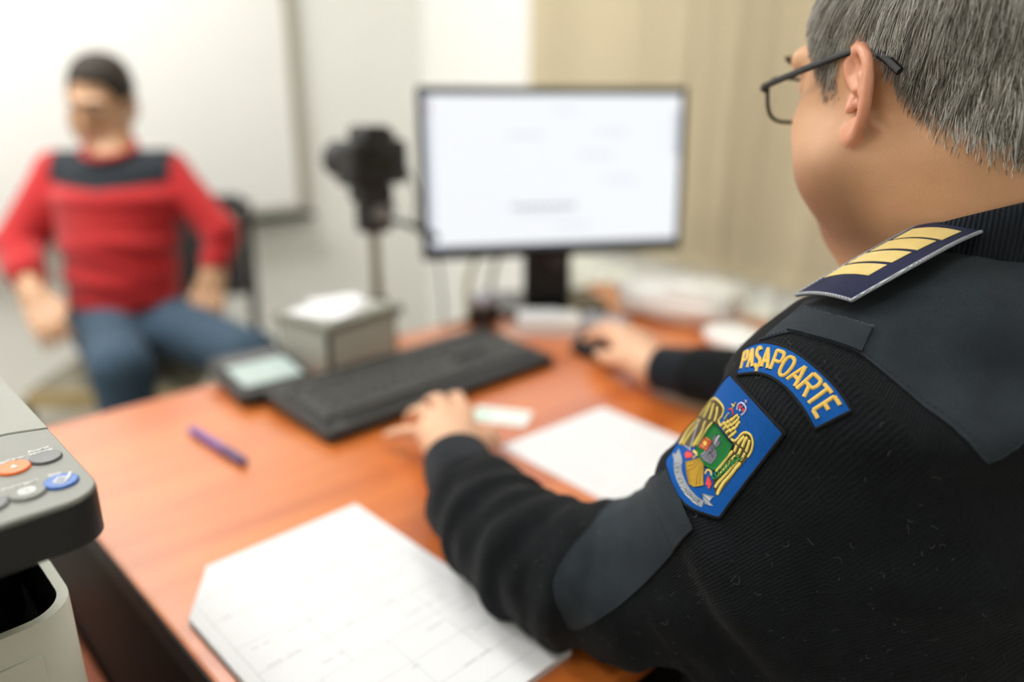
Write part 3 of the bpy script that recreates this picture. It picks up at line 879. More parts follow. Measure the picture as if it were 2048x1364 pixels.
ui(-.265, .027, -.252, .319, 'screen_bar', 'side_bar')
ui(-.262, .287, -.253, .298, 'screen_red')
ui(.252, .2, .265, .29, 'screen_bar', 'scroll_bar')
for k in range(9):
    x = -.095 + k * .0155; ui(x, .097, x + .0115, .106, 'screen_text')
for k in range(6):
    x = -.075 + k * .017; ui(x, .086, x + .012, .090, 'screen_bar')
for k in range(4): ui(-.01 + k * .013, .288, -.001 + k * .013, .292, 'screen_bar')
for x, z in ((-.1, .24), (.08, .245), (.05, .2), (.1, .15), (.0, .06)):
    ui(x, z, x + .07, z + .004, 'screen_bar')
# stand
MB().box((-.055, .05, .012), (.05, .075, .20), .008).build('neck', 'black_plastic', mo)
MB().box((-.04, .034, .15), (.04, .051, .23), .004).build('mount', 'black_plastic', mo)
st = MB().prism(rrect(-.12, -.03, .12, .15, .03, 6), 0, .012, bev=.003).build('base', 'gloss_black', mo, smooth=True)
MB().lathe([(.022, 0), (.022, .004), (.018, .005)], 24, (0.02, .0495, .105), (0, -1, 0)).build('cable_ring', 'key_plastic', mo, smooth=True)

# cables behind the monitor
for nm, pts, r, m, lab in (
    ('monitor_cable', [(1.0, .03, .93), (.95, .045, .89), (.900, .05, .85), (.872, .045, .80), (.868, .040, .74), (.88, .04, .55), (.90, .05, .30), (.90, .06, .010), (1.0, .08, .0085)], .007, 'cable_beige', 'thick beige cable looping below the monitor'),
    ('monitor_cable', [(1.03, .02, .93), (.985, .03, .88), (.945, .035, .84), (.925, .030, .79), (.930, .030, .72), (.94, .04, .5), (.96, .05, .25), (.97, .07, .03), (1.05, .10, .0075)], .006, 'cable_beige', 'thinner beige cable hanging next to the monitor neck')):
    o = MB().tube([tuple(p) for p in catmull(pts, 8)], r, 8).build(nm, m, smooth=True)
    tag(o, lab, 'cable', 'beige monitor cables')

# photo camera on a column stand
PX, PY = .6600, .0760
cs = empty('camera_stand', (PX, PY, 0), 0, 'grey column stand with black tilting head behind the grey box', 'stand')
MB().lathe([(.0105, .012), (.0105, .935)], 16).build('column', 'steel', cs, smooth=True)
MB().lathe([(.0, 0), (.13, 0), (.13, .006), (.12, .012), (.02, .02), (.013, .03)], 32).build('foot', 'gloss_black', cs, smooth=True)
MB().lathe([(.020, .745), (.020, .800), (.016, .805)], 18).build('clamp_ring', 'camera_black', cs, smooth=True)
MB().tube([(.015, 0, .775), (.030, -.006, .775), (.046, -.012, .772)], [.006, .010, .012], 10).build('clamp_lever', 'camera_black', cs, smooth=True)
hd = MB().box((-.028, -.024, .935), (.028, .024, .998), .008).build('head', 'camera_black', cs)
MB().box((-.036, -.028, .994), (.032, .028, 1.026), .006).build('tilt_plate', 'camera_black', cs)
kn = MB().lathe([(.0155, 0), (.0155, .012), (.013, .015)], 24, (-.0, -.024, .974), (-.4, -1, 0)).build('knob', 'camera_grey', cs, smooth=True)
MB().lathe([(.012, 0), (.012, .016), (.010, .018)], 20, (.028, .0, .978), (1, 0, 0)).build('knob', 'camera_black', cs, smooth=True)
MB().tube([(.02, -.01, .960), (.06, -.032, .947), (.115, -.05, .915)], [.006, .006, .008], 10).build('handle', 'camera_black', cs, smooth=True)
dc = empty('photo_camera', (PX, PY, 1.0265), .05, 'black photo camera on the column stand, lens turned away', 'camera')
MB().box((-.062, -.034, 0), (.066, .030, .082), .010).build('body', 'camera_black', dc)
MB().box((.035, .018, .004), (.066, .052, .080), .010).build('grip', 'camera_black', dc)
MB().prism([(-.03, -.03), (.03, -.03), (.026, .03), (-.026, .03)], .08, .108, bev=.008).build('prism_housing', 'camera_black', dc)
MB().box((-.022, -.045, .055), (.022, -.033, .085), .004).build('eyepiece', 'camera_black', dc)
MB().lathe([(.014, .0), (.014, .012), (.012, .014)], 20, (.045, 0, .082)).build('dial', 'camera_grey', dc, smooth=True)
ln = MB().lathe([(.034, .028), (.034, .06), (.036, .062), (.036, .098), (.033, .102), (.030, .102)], 28, (-.006, 0, .042), (0, 1, 0)).build('lens', 'camera_black', dc, smooth=True)
MB().lathe([(.029, .098), (.02, .101), (.001, .102)], 28, (-.006, 0, .042), (0, 1, 0)).build('front_glass', 'lens_glass', ln, smooth=True)
MB().box((-.045, -.0352, .012), (.025, -.0342, .058), .0004).build('display', 'gloss_black', dc)
o = MB().tube([tuple(p) for p in catmull([(.735, .07, 1.06), (.755, .06, 1.0), (.745, .05, .95), (.775, .03, .88), (.765, .0, .80), (.745, -.030, DESK + .0035), (.78, -.03, DESK + .0035), (.83, -.02, DESK + .0035)], 8)], .0028, 8).build('camera_cable', 'cable_black', smooth=True)
tag(o, 'thin black cable hanging from the photo camera', 'cable')

# small stamp, white packet, pile by the radiator
sm = empty('ink_stamp', (.822, -.062, Z), .3, 'small black self-inking stamp with pale grey top left of the monitor', 'stamp')
MB().box((-.03, -.022, 0), (.03, .022, .034), .005).build('base', 'gloss_black', sm)
MB().box((-.026, -.018, .034), (.026, .018, .040), .002).build('collar', 'black_plastic', sm)
MB().box((-.029, -.021, .040), (.029, .021, .066), .009).build('handle', 'stamp_top', sm)
wp = empty('white_packet', (.895, -.172, Z), -.75, 'small white paper packet lying in front of the monitor base', 'packet')
MB().box((-.062, -.038, 0), (.062, .038, .028), .004).build('packet_body', 'packet', wp)
MB().box((-.058, -.034, .0281), (.02, .034, .031), .001).build('top_flap', 'paper', wp)
MB().box((-.064, -.042, -.0002), (.066, .042, .0), 0).build('base_sheet', 'paper_grey', wp)

def crumple(name, lo, hi, mats, seed, label, cat, loc, rz, amp=.012, n=14):
    """soft plastic parcel with creases"""
    r2 = np.random.default_rng(seed); mb = MB()
    a, b, c = [(hi[i] - lo[i]) / 2 for i in range(3)]
    ph = r2.uniform(0, 6, (6, 3)); fr = r2.uniform(2, 7, (6, 3))
    for j in range(n + 1):
        th = PI * j / n
        for i in range(2 * n):
            fi = PI * i / n
            d = np.array([math.sin(th) * math.cos(fi), math.sin(th) * math.sin(fi), math.cos(th)])
            e = np.sign(d) * np.abs(d) ** .55
            w = sum(abs(math.sin(fr[k] @ d + ph[k, 0])) for k in range(6)) / 6 - .6
            p = e * (np.array([a, b, c]) + amp * w * 1.6)
            mb.v.append((p[0], p[1], max(p[2] + c, 0)))
    for j in range(n):
        for i in range(2 * n):
            i2 = (i + 1) % (2 * n)
            mb.f.append((j * 2 * n + i, (j + 1) * 2 * n + i, (j + 1) * 2 * n + i2, j * 2 * n + i2))
    mb.m = [0] * len(mb.f)
    o = mb.build(name, mats, None, smooth=True, angle=.5)
    o.location = loc; o.rotation_euler = (0, 0, rz)
    return tag(o, label, cat)
crumple('plastic_parcel', (-.085, -.125, 0), (.085, .125, .080), 'packet', 3, 'crumpled whitish plastic parcel on the desk by the radiator', 'parcel', (1.165, -.300, Z), .12)
crumple('folded_bag', (-.05, -.075, 0), (.05, .075, .03), 'packet', 5, 'flat white plastic bag behind the officer\'s right sleeve', 'bag', (1.07, -.50, Z), -.4, .006)
bk = empty('notebook', (.985, -.232, Z), .15, 'grey notebook lying between the mouse and the plastic parcel', 'notebook')
MB().box((-.035, -.05, 0), (.035, .05, .004), .001).build('back_cover', 'paper_grey', bk)
MB().box((-.033, -.048, .004), (.034, .048, .012), .0).build('pages', 'paper', bk)
MB().box((-.035, -.05, .012), (.035, .05, .0145), .001).build('front_cover', 'stamp_top', bk)
gl = empty('pen_case', (1.190, -.525, Z), .6, 'dark maroon soft case beside the white plastic bag', 'case')
MB().box((-.05, -.022, 0), (.05, .022, .03), .011).build('case_body', 'maroon', gl, smooth=True)
MB().tube([(-.045, 0, .0305), (.045, 0, .0305)], .0015, 6).build('zip', 'chrome', gl)
# mouse
ms = empty('computer_mouse', (.842, -.335, Z), -.08, 'black computer mouse under the officer\'s right hand', 'mouse')
mv = MB(); nn = 16
for j in range(9):
    th = (PI / 2) * j / 8
    for i in range(nn):
        fi = 2 * PI * i / nn
        x = .030 * math.cos(fi) * math.cos(th) ** .5; y = .054 * math.sin(fi) * math.cos(th) ** .6; z = .034 * math.sin(th) * (1 - .18 * math.sin(fi))
        mv.v.append((x, y, z + .001))
for j in range(8):
    for i in range(nn):
        i2 = (i + 1) % nn; mv.f.append((j * nn + i, j * nn + i2, (j + 1) * nn + i2, (j + 1) * nn + i))
mv.f.append(tuple(range(nn))[::-1]); mv.m = [0] * len(mv.f)
MB().lathe([(.0001, -.003), (.006, -.003), (.006, .003), (.0001, .003)], 16, (0, .035, .027), (1, 0, 0)).build('wheel', 'key_plastic', mv.build('shell', 'gloss_black', ms, smooth=True))

# ================================================================== people: shared anatomy
def head_sdf(q, k=1.0, heavy=0.0):
    """head in its own frame: x right, y forward, z up, origin between the ear canals (metres)"""
    q = q / k
    d = ellips(q, (0, -.018, .052), (.076, .098, .084))
    d = smin(d, ellips(q, (0, .030, .000), (.064, .068, .088)), .03)
    d = smin(d, ellips(q, (0, .030, -.062), (.058 + .006 * heavy, .058, .046)), .03)          # jaw
    d = smin(d, ellips(q, (0, .070, -.092), (.024, .022, .020)), .03)                          # chin
    for s in (-1, 1):
        d = smin(d, ellips(q, (s * .043, .062, -.012), (.022, .024, .026)), .02)               # cheek bone
        d = smin(d, ellips(q, (s * .050, .032, -.044), (.020 + .013 * heavy, .036, .031)), .03)  # jowl
        d = smin(d, capsule(q, (s * .012, .096, .046), (s * .045, .080, .046), .010, .009), .015)  # brow
        d = smax(d, -ellips(q, (s * .031, .106, .028), (.018, .014, .013)), .012)              # eye socket
        d = smin(d, ellips(q, (s * .031, .081, .026), (.0135, .0135, .0125)), .004)            # eyelids
        d = smin(d, ellips(q, (s * .013, .106, -.020), (.009, .010, .008)), .008)              # nostrils
    d = smin(d, capsule(q, (0, .094, .040), (0, .116, -.010), .008, .011), .012)               # nose bridge
    d = smin(d, ellips(q, (0, .117, -.014), (.011, .012, .010)), .008)                         # nose tip
    d = smin(d, capsule(q, (-.016, .093, -.046), (.016, .093, -.046), .006, .006), .008)       # upper lip
    d = smin(d, capsule(q, (-.013, .093, -.056), (.013, .093, -.056), .006, .006), .006)       # lower lip
    d = smax(d, -capsule(q, (-.022, .101, -.051), (.022, .101, -.051), .0025, .0025), .004)    # mouth line
    return d * k

EAR_RIM = [(.006, .006), (-.006, .014), (-.0125, .026), (-.010, .036), (.000, .042), (.012, .040), (.021, .031), (.0245, .018), (.0235, .004), (.018, -.009), (.010, -.020), (.001, -.029), (-.007, -.031), (-.011, -.024)]
def ear_sdf(q, side, k=1.0):
    """outer ear; e1 backwards, e2 up, e3 away from the head"""
    q = q / k
    def P(e1, e2, e3=0.0):
        lift = .0015 + .42 * max(0, e1 + .010)                      # the shell stands off the head
        e1, e2 = e1 * .99 + e2 * .07 - .001, e2 * .99 - e1 * .07      # the ear leans back
        return (side * (.0705 / k + lift + e3), -.003 - e1 * .92, e2 - .002)
    rim = [tuple(p) for p in catmull(EAR_RIM, 4)]
    rad = [.0030 + .0012 * min(1, i / 12.0) + (.0012 if i > 44 else 0) for i in range(len(rim))]
    d = chain(q, [P(*p) for p in rim], rad, .002)
    # shell between rim and head
    pl = []
    for (a, b), (c_, e_) in ((((.004, .0), (.020, .018))), (((.003, .01), (.015, .033))), (((.004, -.004), (.017, -.006))), (((.002, .012), (.002, .036)))):
        pl.append(capsule(q, P(a, b, -.004), P(c_, e_, -.0015), .0040, .0022))
    for e in pl: d = smin(d, e, .006)
    d = smin(d, chain(q, [P(.003, .024, .0005), P(.012, .020, .002), (P(.0155, .006, .002)), P(.011, -.008, .0015), P(.003, -.014, .0005)], [.0024, .0028, .0028, .0026, .0024], .003), .004)
    d = smin(d, capsule(q, P(-.009, .002, -.003), P(-.0065, -.006, .003), .005, .0042), .004)     # tragus
    d = smin(d, ellips(q, P(-.003, -.023, -.001), (.0042, .0085, .0100)), .006)                 # lobe
    d = smax(d, -ellips(q, P(.0040, -.003, .0060), (.0090, .0075, .0115)), .003)                # hollow
    d = smax(d, -ellips(q, P(.0020, .024, .0050), (.0062, .0062, .0110)), .0025)                # upper fold
    return d * k

def hand_sdf(p, W, fingers, thumb, wr=.027, fr=.0082, up=(0, 0, 1), back=None):
    """wrist point, four finger chains starting at the knuckle, thumb chain"""
    W = np.array(W); K = [np.array(f[0]) for f in fingers]
    d = None
    for i, kn in enumerate(K):
        w0 = W + (kn - (K[1] + K[2]) / 2) * .45
        e = capsule(p, w0, kn, .0165, .0125)
        d = e if d is None else smin(d, e, .018)
    if back is not None:
        d = smin(d, capsule(p, np.array(back), W, wr * 1.15, wr), .02)
    d = smin(d, capsule(p, W, W + (K[1] - W) * .3, wr, .022), .02)
    for i, f in enumerate(fingers):
        s = (1.0, 1.04, .98, .86)[i] * fr
        d = smin(d, chain(p, f, [s * 1.25, s * 1.08, s, s * .85][:len(f)], .003), .006)
    d = smin(d, chain(p, [W + (np.array(thumb[0]) - W) * .25] + list(thumb), [.018, .0145, .0115, .0088][:len(thumb) + 1], .006), .014)
    return d

def strands(roots, dirs, normals, lens, widths, mids, name, mats, parent, origin, lift=.30, sag=None, seg=4):
    """short hairs as tapering three-sided tubes"""
    N = len(roots); V = np.empty((N, seg + 1, 3, 3), np.float32)
    side = np.cross(dirs, normals); side /= np.linalg.norm(side, axis=1)[:, None] + 1e-9
    for j in range(seg + 1):
        t = j / seg
        c = roots + dirs * (lens * t)[:, None] + normals * (lens * lift * (t - .5 * t * t) + .0004)[:, None]
        if sag is not None: c = c + sag * (lens * t * t)[:, None]
        w = widths * (1.0 - .75 * t * t)
        for k in range(3):
            a = 2 * PI * k / 3
            V[:, j, k] = c + (side * math.cos(a) + normals * math.sin(a)) * w[:, None]
    base = (np.arange(N) * (seg + 1) * 3)[:, None, None, None]
    j = np.arange(seg)[None, :, None, None]; k = np.arange(3)[None, None, :, None]; k2 = (k + 1) % 3
    Q = np.concatenate([base + j * 3 + k, base + j * 3 + k2, base + (j + 1) * 3 + k2, base + (j + 1) * 3 + k], 3).reshape(-1, 4)
    return np_mesh(name, V.reshape(-1, 3), Q, mats, parent, origin, np.repeat(mids, seg * 3))

def frame(o, yaw, pitch=0.0, roll=0.0):
    """world matrix of a head: yaw of its facing from +x, nod, tilt"""
    F = Vector((math.cos(yaw), math.sin(yaw), 0)); R = Vector((math.sin(yaw), -math.cos(yaw), 0))
    B = Matrix(((R.x, F.x, 0), (R.y, F.y, 0), (R.z, F.z, 1))).to_4x4()
    return Matrix.Translation(o) @ B @ Matrix.Rotation(pitch, 4, 'X') @ Matrix.Rotation(roll, 4, 'Y')
def to_local(Mw):
    A = np.array(Mw.inverted())
    return lambda p: p @ A[:3, :3].T.astype(np.float32) + A[:3, 3].astype(np.float32)

# ================================================================== the officer
OF = (.45, -1.02, 0.0)
off = empty('person', OF, 0, 'officer in dark navy sweater and glasses seen from behind, typing', 'person')
HM = frame((.4670, -.9555, 1.2010), math.radians(69), math.radians(-12), 0)
hl = to_local(HM)
def W(*p): return tuple(HM @ Vector(p))
NECK0 = (.486, -1.031, 1.045)
nk_top = W(0, -.040, -.035); nk_front = W(0, .018, -.085)
def body_head(p):
    q = hl(p)
    d = head_sdf(q, 1.0, 1.0)
    d = smin(d, capsule(p, nk_top, NECK0, .059, .060), .03)
    d = smin(d, capsule(p, nk_front, (NECK0[0] + .0, NECK0[1] + .072, 1.03), .042, .046), .04)
    for s in (-1, 1): d = smin(d, ear_sdf(q, s, .84), .005)
    return d
V1, Q1 = nets(body_head, (.33, -1.15, .98), (.63, -.79, 1.37), .0021)
# hands: (finger chains start at the knuckle)
LW = (.332, -.556, .796)
LF = [[(.425, -.462, .797), (.445, -.425, .802), (.455, -.400, .790), (.458, -.385, .776)],
      [(.405, -.450, .802), (.424, -.408, .800), (.434, -.380, .786), (.437, -.365, .774)],
      [(.385, -.446, .798), (.396, -.406, .792), (.400, -.385, .780), (.402, -.370, .770)],
      [(.366, -.452, .788), (.361, -.420, .778), (.356, -.402, .770), (.352, -.388, .763)]]
LT = [(.410, -.520, .782), (.440, -.495, .768), (.462, -.474, .762)]
def lhand(p): return hand_sdf(p, LW, LF, LT, back=(.29, -.625, .800))
V2, Q2 = nets(lhand, (.24, -.67, .735), (.50, -.34, .86), .0022)
RW_ = (.775, -.510, .787)
RF = [[(.800, -.418, .803), (.812, -.378, .802), (.820, -.352, .790), (.823, -.333, .779)],
      [(.823, -.412, .808), (.838, -.368, .808), (.847, -.342, .795), (.850, -.323, .784)],
      [(.846, -.418, .803), (.864, -.378, .800), (.872, -.354, .786), (.875, -.338, .774)],
      [(.866, -.430, .792), (.884, -.398, .784), (.890, -.378, .772), (.892, -.364, .762)]]
RT = [(.772, -.448, .782), (.786, -.410, .772), (.799, -.382, .768)]
def rhand(p): return hand_sdf(p, RW_, RF, RT, back=(.765, -.60, .795))
V3, Q3 = nets(rhand, (.72, -.66, .735), (.92, -.30, .86), .0024)
# body core below the clothes, ties head and hands into one figure
TF = np.array([.326, .946, 0]); TR = np.array([.946, -.326, 0]); TC = np.array([.45, -1.02, 0])
def tp_(x, y, z): return TC + TR * x + TF * y + np.array([0, 0, z])
LS, LE = (.345, -.975, .985), (.268, -.835, .805)
RS, RE = (.60, -1.055, .985), (.80, -.88, .815)
def core(p):
    d = sections(p, [(tp_(0, 0, .53), TR * .15, TF * .09), (tp_(0, .01, .75), TR * .15, TF * .10), (tp_(0, 0, .95), TR * .15, TF * .085), (tp_(0, -.005, 1.05), TR * .07, TF * .05)])
    for S_, E_, W_ in ((LS, LE, LW), (RS, RE, RW_)):
        d = smin(d, chain(p, [S_, E_, W_], [.045, .038, .026]), .03)
    d = smin(d, capsule(p, NECK0, tp_(0, 0, .95), .05, .06), .02)
    return d
V4, Q4 = nets(core, (.15, -1.25, .38), (.95, -.48, 1.12), .011)
VV = np.concatenate([V1, V2, V3, V4]); o1 = len(V1); o2 = o1 + len(V2); o3 = o2 + len(V3)
QQ = np.concatenate([Q1, Q2 + o1, Q3 + o2, Q4 + o3])
cen = VV[QQ].mean(1); ql = hl(cen.astype(np.float32))
mi = np.zeros(len(QQ), int)
isear = np.minimum(ear_sdf(ql, -1, .84), ear_sdf(ql, 1, .84)) < .0012; mi[isear] = 2
mi[len(Q1):] = 1
lips = (ql[:, 1] > .093) & (np.abs(ql[:, 2] + .051) < .010) & (np.abs(ql[:, 0]) < .022); mi[lips] = 3
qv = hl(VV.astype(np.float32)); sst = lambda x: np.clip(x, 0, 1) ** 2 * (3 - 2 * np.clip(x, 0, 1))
stub_shade = sst((-.018 - qv[:, 2]) / .035) * sst((qv[:, 1] + .012) / .03) * sst((qv[:, 2] + .125) / .03)      # shaved beard, plus under-jaw shade painted into the skin
stub_shade = np.stack([stub_shade, stub_shade, stub_shade], 1); stub_shade[len(V1):] = 0
body = np_mesh('body', VV, QQ, ['skin', 'skin_hand', 'skin_ear', 'lip'], off, OF, mi, smooth_it=1, attr=stub_shade)
# eyes
def eyes(parent, HM, origin, k=1.0):
    for s in (-1, 1):
        c = HM @ Vector((s * .031 * k, .0835 * k, .026 * k)); ax = (HM.to_3x3() @ Vector((0, 1, -.15))).normalized()
        e = MB().lathe([(.0001, -.012 * k)] + [(.012 * k * math.sin(a), -.012 * k * math.cos(a)) for a in [PI * j / 12 for j in range(1, 12)]] + [(.0001, .012 * k)], 20, c, ax).build('eyeball', 'eye_white', parent, smooth=True, origin=origin)
        MB().lathe([(.0055 * k, .0108 * k), (.003 * k, .0122 * k), (.0001, .0126 * k)], 16, c, ax).build('iris', 'eye_dark', e, smooth=True, origin=origin)
eyes(off, HM, OF)

# hair: dark under-layer plus single grey strands
HLY = [-.14, -.100, -.070, -.045, -.030, -.022, -.008, .010, .016, .020, .034, .038, .050, .066, .085, .13]
HLZ = [-.070, -.066, -.050, -.028, -.008, .018, .032, .026, .016, .008, .006, .026, .040, .062, .088, .10]
def hairline(q): return q[:, 2] - np.interp(q[:, 1], HLY, HLZ)
def scalp_cap(p):
    q = hl(p)
    d = head_sdf(q, 1.0, 1.0); d = smin(d, capsule(p, nk_top, NECK0, .059, .060), .03)
    return smax(d - .0007, -(hairline(q) - .012), .003)
VS, QS = nets(scalp_cap, (.33, -1.12, 1.08), (.62, -.82, 1.37), .0036)
qs = hl(VS[QS].mean(1).astype(np.float32)); keep = np.ones(len(QS), bool)
np_mesh('hair_underlayer', VS, QS, 'scalp', off, OF)
def hair_on(V, Q, hl, HM, n, base_len, name, mats, probs, parent, origin, sd, crown=(0, -.045, .15), lw=.00026, fade=.035):
    r2 = np.random.default_rng(sd)
    Pc = V[Q]; c = Pc.mean(1); nrm = np.cross(Pc[:, 2] - Pc[:, 0], Pc[:, 3] - Pc[:, 1]); ar = np.linalg.norm(nrm, axis=1); nrm = nrm / (ar[:, None] + 1e-12)
    q = hl(c.astype(np.float32)); hv = hairline(q)
    ok = (hv > -.006) & (q[:, 2] > -.10)
    ear = (np.minimum(ear_sdf(q, -1, .84), ear_sdf(q, 1, .84)) < .003) | ((np.abs(q[:, 0]) > .066) & (q[:, 1] > -.026) & (q[:, 1] < .014) & (q[:, 2] < .036))
    w = ar * ok * ~ear * np.clip((hv + .006) / fade, 0.06, 1)
    pick = r2.choice(len(Q), n, p=w / w.sum())
    a, b = r2.random(n), r2.random(n)
    Pq = Pc[pick]
    root = (Pq[:, 0] * ((1 - a) * (1 - b))[:, None] + Pq[:, 1] * (a * (1 - b))[:, None] + Pq[:, 2] * (a * b)[:, None] + Pq[:, 3] * ((1 - a) * b)[:, None])
    nn = nrm[pick]; qq = q[pick]
    Rm = np.array(HM.to_3x3())
    fl = qq - np.array(crown); fl = fl / np.linalg.norm(fl, axis=1)[:, None]
    fl = fl + np.array([0, .25, -.55])
    # neighbouring hairs lean together in tufts
    tuft = np.stack([np.sin(qq @ np.array(f) + ph) for f, ph in (((310, 170, 90), .4), ((-140, 280, 210), 1.9), ((90, -220, 330), 3.1))], 1)
    fl = fl + .22 * tuft + r2.normal(0, .13, fl.shape)
    fl = fl @ Rm.T
    fl = fl - nn * np.einsum('ij,ij->i', fl, nn)[:, None]; fl /= np.linalg.norm(fl, axis=1)[:, None] + 1e-9
    L = base_len * r2.uniform(.6, 1.15, n) * np.clip(.22 + (hv[pick]) / .06, .2, 1.0)
    lum = r2.random(n) + .16 * tuft[:, 0] + .14 * np.clip(qq[:, 2] / .08, -1, 1)
    mids = np.digitize(lum, probs)
    strands(root, fl, nn, L, lw * r2.uniform(.6, 1.4, n), mids, name, mats, parent, origin, lift=.42)
hair_on(V1, Q1, hl, HM, 34000, .022, 'hair', ['hair_dark', 'hair_mid', 'hair_light'], [.24, .62], off, OF, 5)
# eyebrows
for s in (-1, 1):
    n_ = 160; t = rng.random(n_); q0 = np.stack([s * (.014 + .034 * t), .1055 - .020 * t ** 2, .046 + .004 * np.sin(t * 3)], 1) + rng.normal(0, .0016, (n_, 3))
    Rm = np.array(HM.to_3x3()); q0 = q0 @ Rm.T + np.array(HM.translation)
    dd = np.tile(np.array([s * .8, -.1, .25]), (n_, 1)) @ Rm.T; dd /= np.linalg.norm(dd, axis=1)[:, None]
    strands(q0, dd, np.tile(np.array([0, 1., .1]) @ Rm.T, (n_, 1)), np.full(n_, .008), np.full(n_, .0003), np.zeros(n_, int), 'eyebrow', ['hair_dark'], off, OF, seg=2)

# glasses
gs = empty('eyeglasses', W(0, .118, .024), 0, 'black-framed eyeglasses worn by the officer', 'eyeglasses')
GO = tuple(gs.location)
for s in (-1, 1):
    pts = []
    for k in range(33):
        a = 2 * PI * k / 32; ca, sa = math.cos(a), math.sin(a)
        x = s * .0335 + .0270 * math.copysign(abs(ca) ** .6, ca); z = .020 + .0185 * math.copysign(abs(sa) ** .65, sa)
        pts.append(W(x, .1145 - abs(x) * .16, z))
    rim = MB().tube(pts, .0016, 8).build('rim', 'specs_black', gs, smooth=True, origin=GO)
    lens = MB(); cen_ = W(s * .0335, .1140 - .0054, .020)
    lens.v = [cen_] + pts[:-1]; lens.f = [(0, i + 1, (i + 1) % 32 + 1) for i in range(32)]; lens.m = [0] * 32
    lens.build('lens', 'specs_lens', rim, smooth=True, origin=GO)
    tpts = [W(s * .0605, .1050, .028), W(s * .068, .1015, .029), W(s * .0735, .086, .029), W(s * .0765, .045, .031), W(s * .0765, .006, .033), W(s * .0755, -.010, .032), W(s * .0765, -.026, .024), W(s * .0785, -.042, .010)]
    MB().tube([tuple(p) for p in catmull(tpts, 5)], .0021, 8, flat=1.4).build('temple', 'specs_black', gs, smooth=True, origin=GO)
MB().tube([tuple(p) for p in catmull([W(-.0085, .1130, .026), W(0, .1180, .030), W(.0085, .1130, .026)], 4)], .0014, 8).build('bridge', 'specs_black', gs, smooth=True, origin=GO)

# sweater: tubes through measured cross-sections (centre, two half axes)
LARM = [
    ((0.4128, -1.0035, 0.9421), (-0.0349, 0.0864, 0.1117), (0.0513, 0.0604, -0.0307)),
    ((0.3640, -0.9792, 0.9085), (-0.0338, 0.0809, 0.1023), (0.0636, 0.0585, -0.0253)),
    ((0.3114, -0.9290, 0.8594), (-0.0251, 0.0606, 0.0770), (0.0725, 0.0431, -0.0103)),
    ((0.3047, -0.8966, 0.8361), (-0.0074, 0.0391, 0.0680), (0.0684, 0.0219, -0.0052)),
    ((0.2814, -0.8473, 0.8081), (0.0073, 0.0233, 0.0630), (0.0575, 0.0237, -0.0150)),
    ((0.2583, -0.8058, 0.8030), (0.0248, 0.0041, 0.0580), (0.0533, 0.0150, -0.0230)),
    ((0.2526, -0.7566, 0.8025), (0.0324, -0.0086, 0.0488), (0.0464, -0.0022, -0.0312)),
    ((0.2626, -0.6958, 0.8024), (0.0337, -0.0138, 0.0405), (0.0378, -0.0112, -0.0354)),
    ((0.2860, -0.6380, 0.8024), (0.0400, -0.0244, 0.0290), (0.0240, -0.0098, -0.0430)),
]
RARM = [
    ((.58, -1.055, .955), (0, 0, .10), (.06, .06, 0)), ((.69, -.99, .885), (.02, 0, .075), (.05, .06, 0)), ((.80, -.885, .822), (.02, .02, .062), (.058, .0, -.02)),
    ((.800, -.78, .812), (0, 0, .056), (.055, 0, 0)), ((.783, -.67, .804), (0, 0, .050), (.050, 0, 0)), ((.776, -.585, .796), (0, 0, .044), (.046, 0, 0)),
]
TORSO = [(tp_(0, .0, .50), TR * .185, TF * .125), (tp_(0, .015, .62), TR * .195, TF * .145), (tp_(0, .02, .76), TR * .19, TF * .15), (tp_(0, .005, .90), TR * .185, TF * .132),
         (tp_(0, -.008, 1.0), TR * .165, TF * .110), (tp_(.02, -.012, 1.052), TR * .105, TF * .078), (tp_(.035, -.012, 1.082), TR * .082, TF * .078)]
def sweater_sdf(p):
    d = sections(p, TORSO, .02)
    d = smin(d, chain(p, [tp_(.035, -.012, 1.058), tp_(-.05, -.01, 1.042), (.350, -.975, .992)], [.050, .055, .074], .02), .035)
    d = smin(d, chain(p, [tp_(.035, -.012, 1.058), tp_(.07, -.01, 1.045), (.575, -1.055, .985)], [.050, .055, .074], .02), .035)
    d = smin(d, sections(p, LARM, .012), .028)
    d = smin(d, sections(p, RARM, .012), .028)
    return d
V5, Q5 = nets(sweater_sdf, (.12, -1.24, .44), (.93, -.54, 1.15), .0042)
# knit coordinates: around and along whichever tube a vertex belongs to; cloth folds on the left forearm
def tube_coords(V, S):
    best = np.full(len(V), 1e9); U_ = np.zeros((len(V), 3)); L0 = 0.0
    for (c0, m0, n0), (c1, m1, n1) in zip(S[:-1], S[1:]):
        c0, m0, n0, c1, m1, n1 = [np.array(x, float) for x in (c0, m0, n0, c1, m1, n1)]
        ax = c1 - c0; L = np.linalg.norm(ax); t = np.clip((V - c0) @ ax / L ** 2, 0, 1)
        q = V - c0 - t[:, None] * ax; d = np.linalg.norm(q, axis=1)
        m = m0 + (m1 - m0) * t[:, None]; n = n0 + (n1 - n0) * t[:, None]
        rm = np.linalg.norm(m, axis=1); rn = np.linalg.norm(n, axis=1)
        th = np.arctan2(np.einsum('ij,ij->i', q, n) / rn, np.einsum('ij,ij->i', q, m) / rm)
        val = d / (0.5 * (rm + rn)); up = val < best
        best[up] = val[up]; U_[up, 0] = th[up] * .075; U_[up, 1] = L0 + t[up] * L; U_[up, 2] = th[up]
        L0 += L
    return best, U_
bl, ul = tube_coords(V5, LARM); br, ur = tube_coords(V5, RARM)
qt = V5 - TC; tx = qt @ TR; ty = qt @ TF
ut = np.stack([np.arctan2(ty, tx) * .17, V5[:, 2], np.zeros(len(V5))], 1)
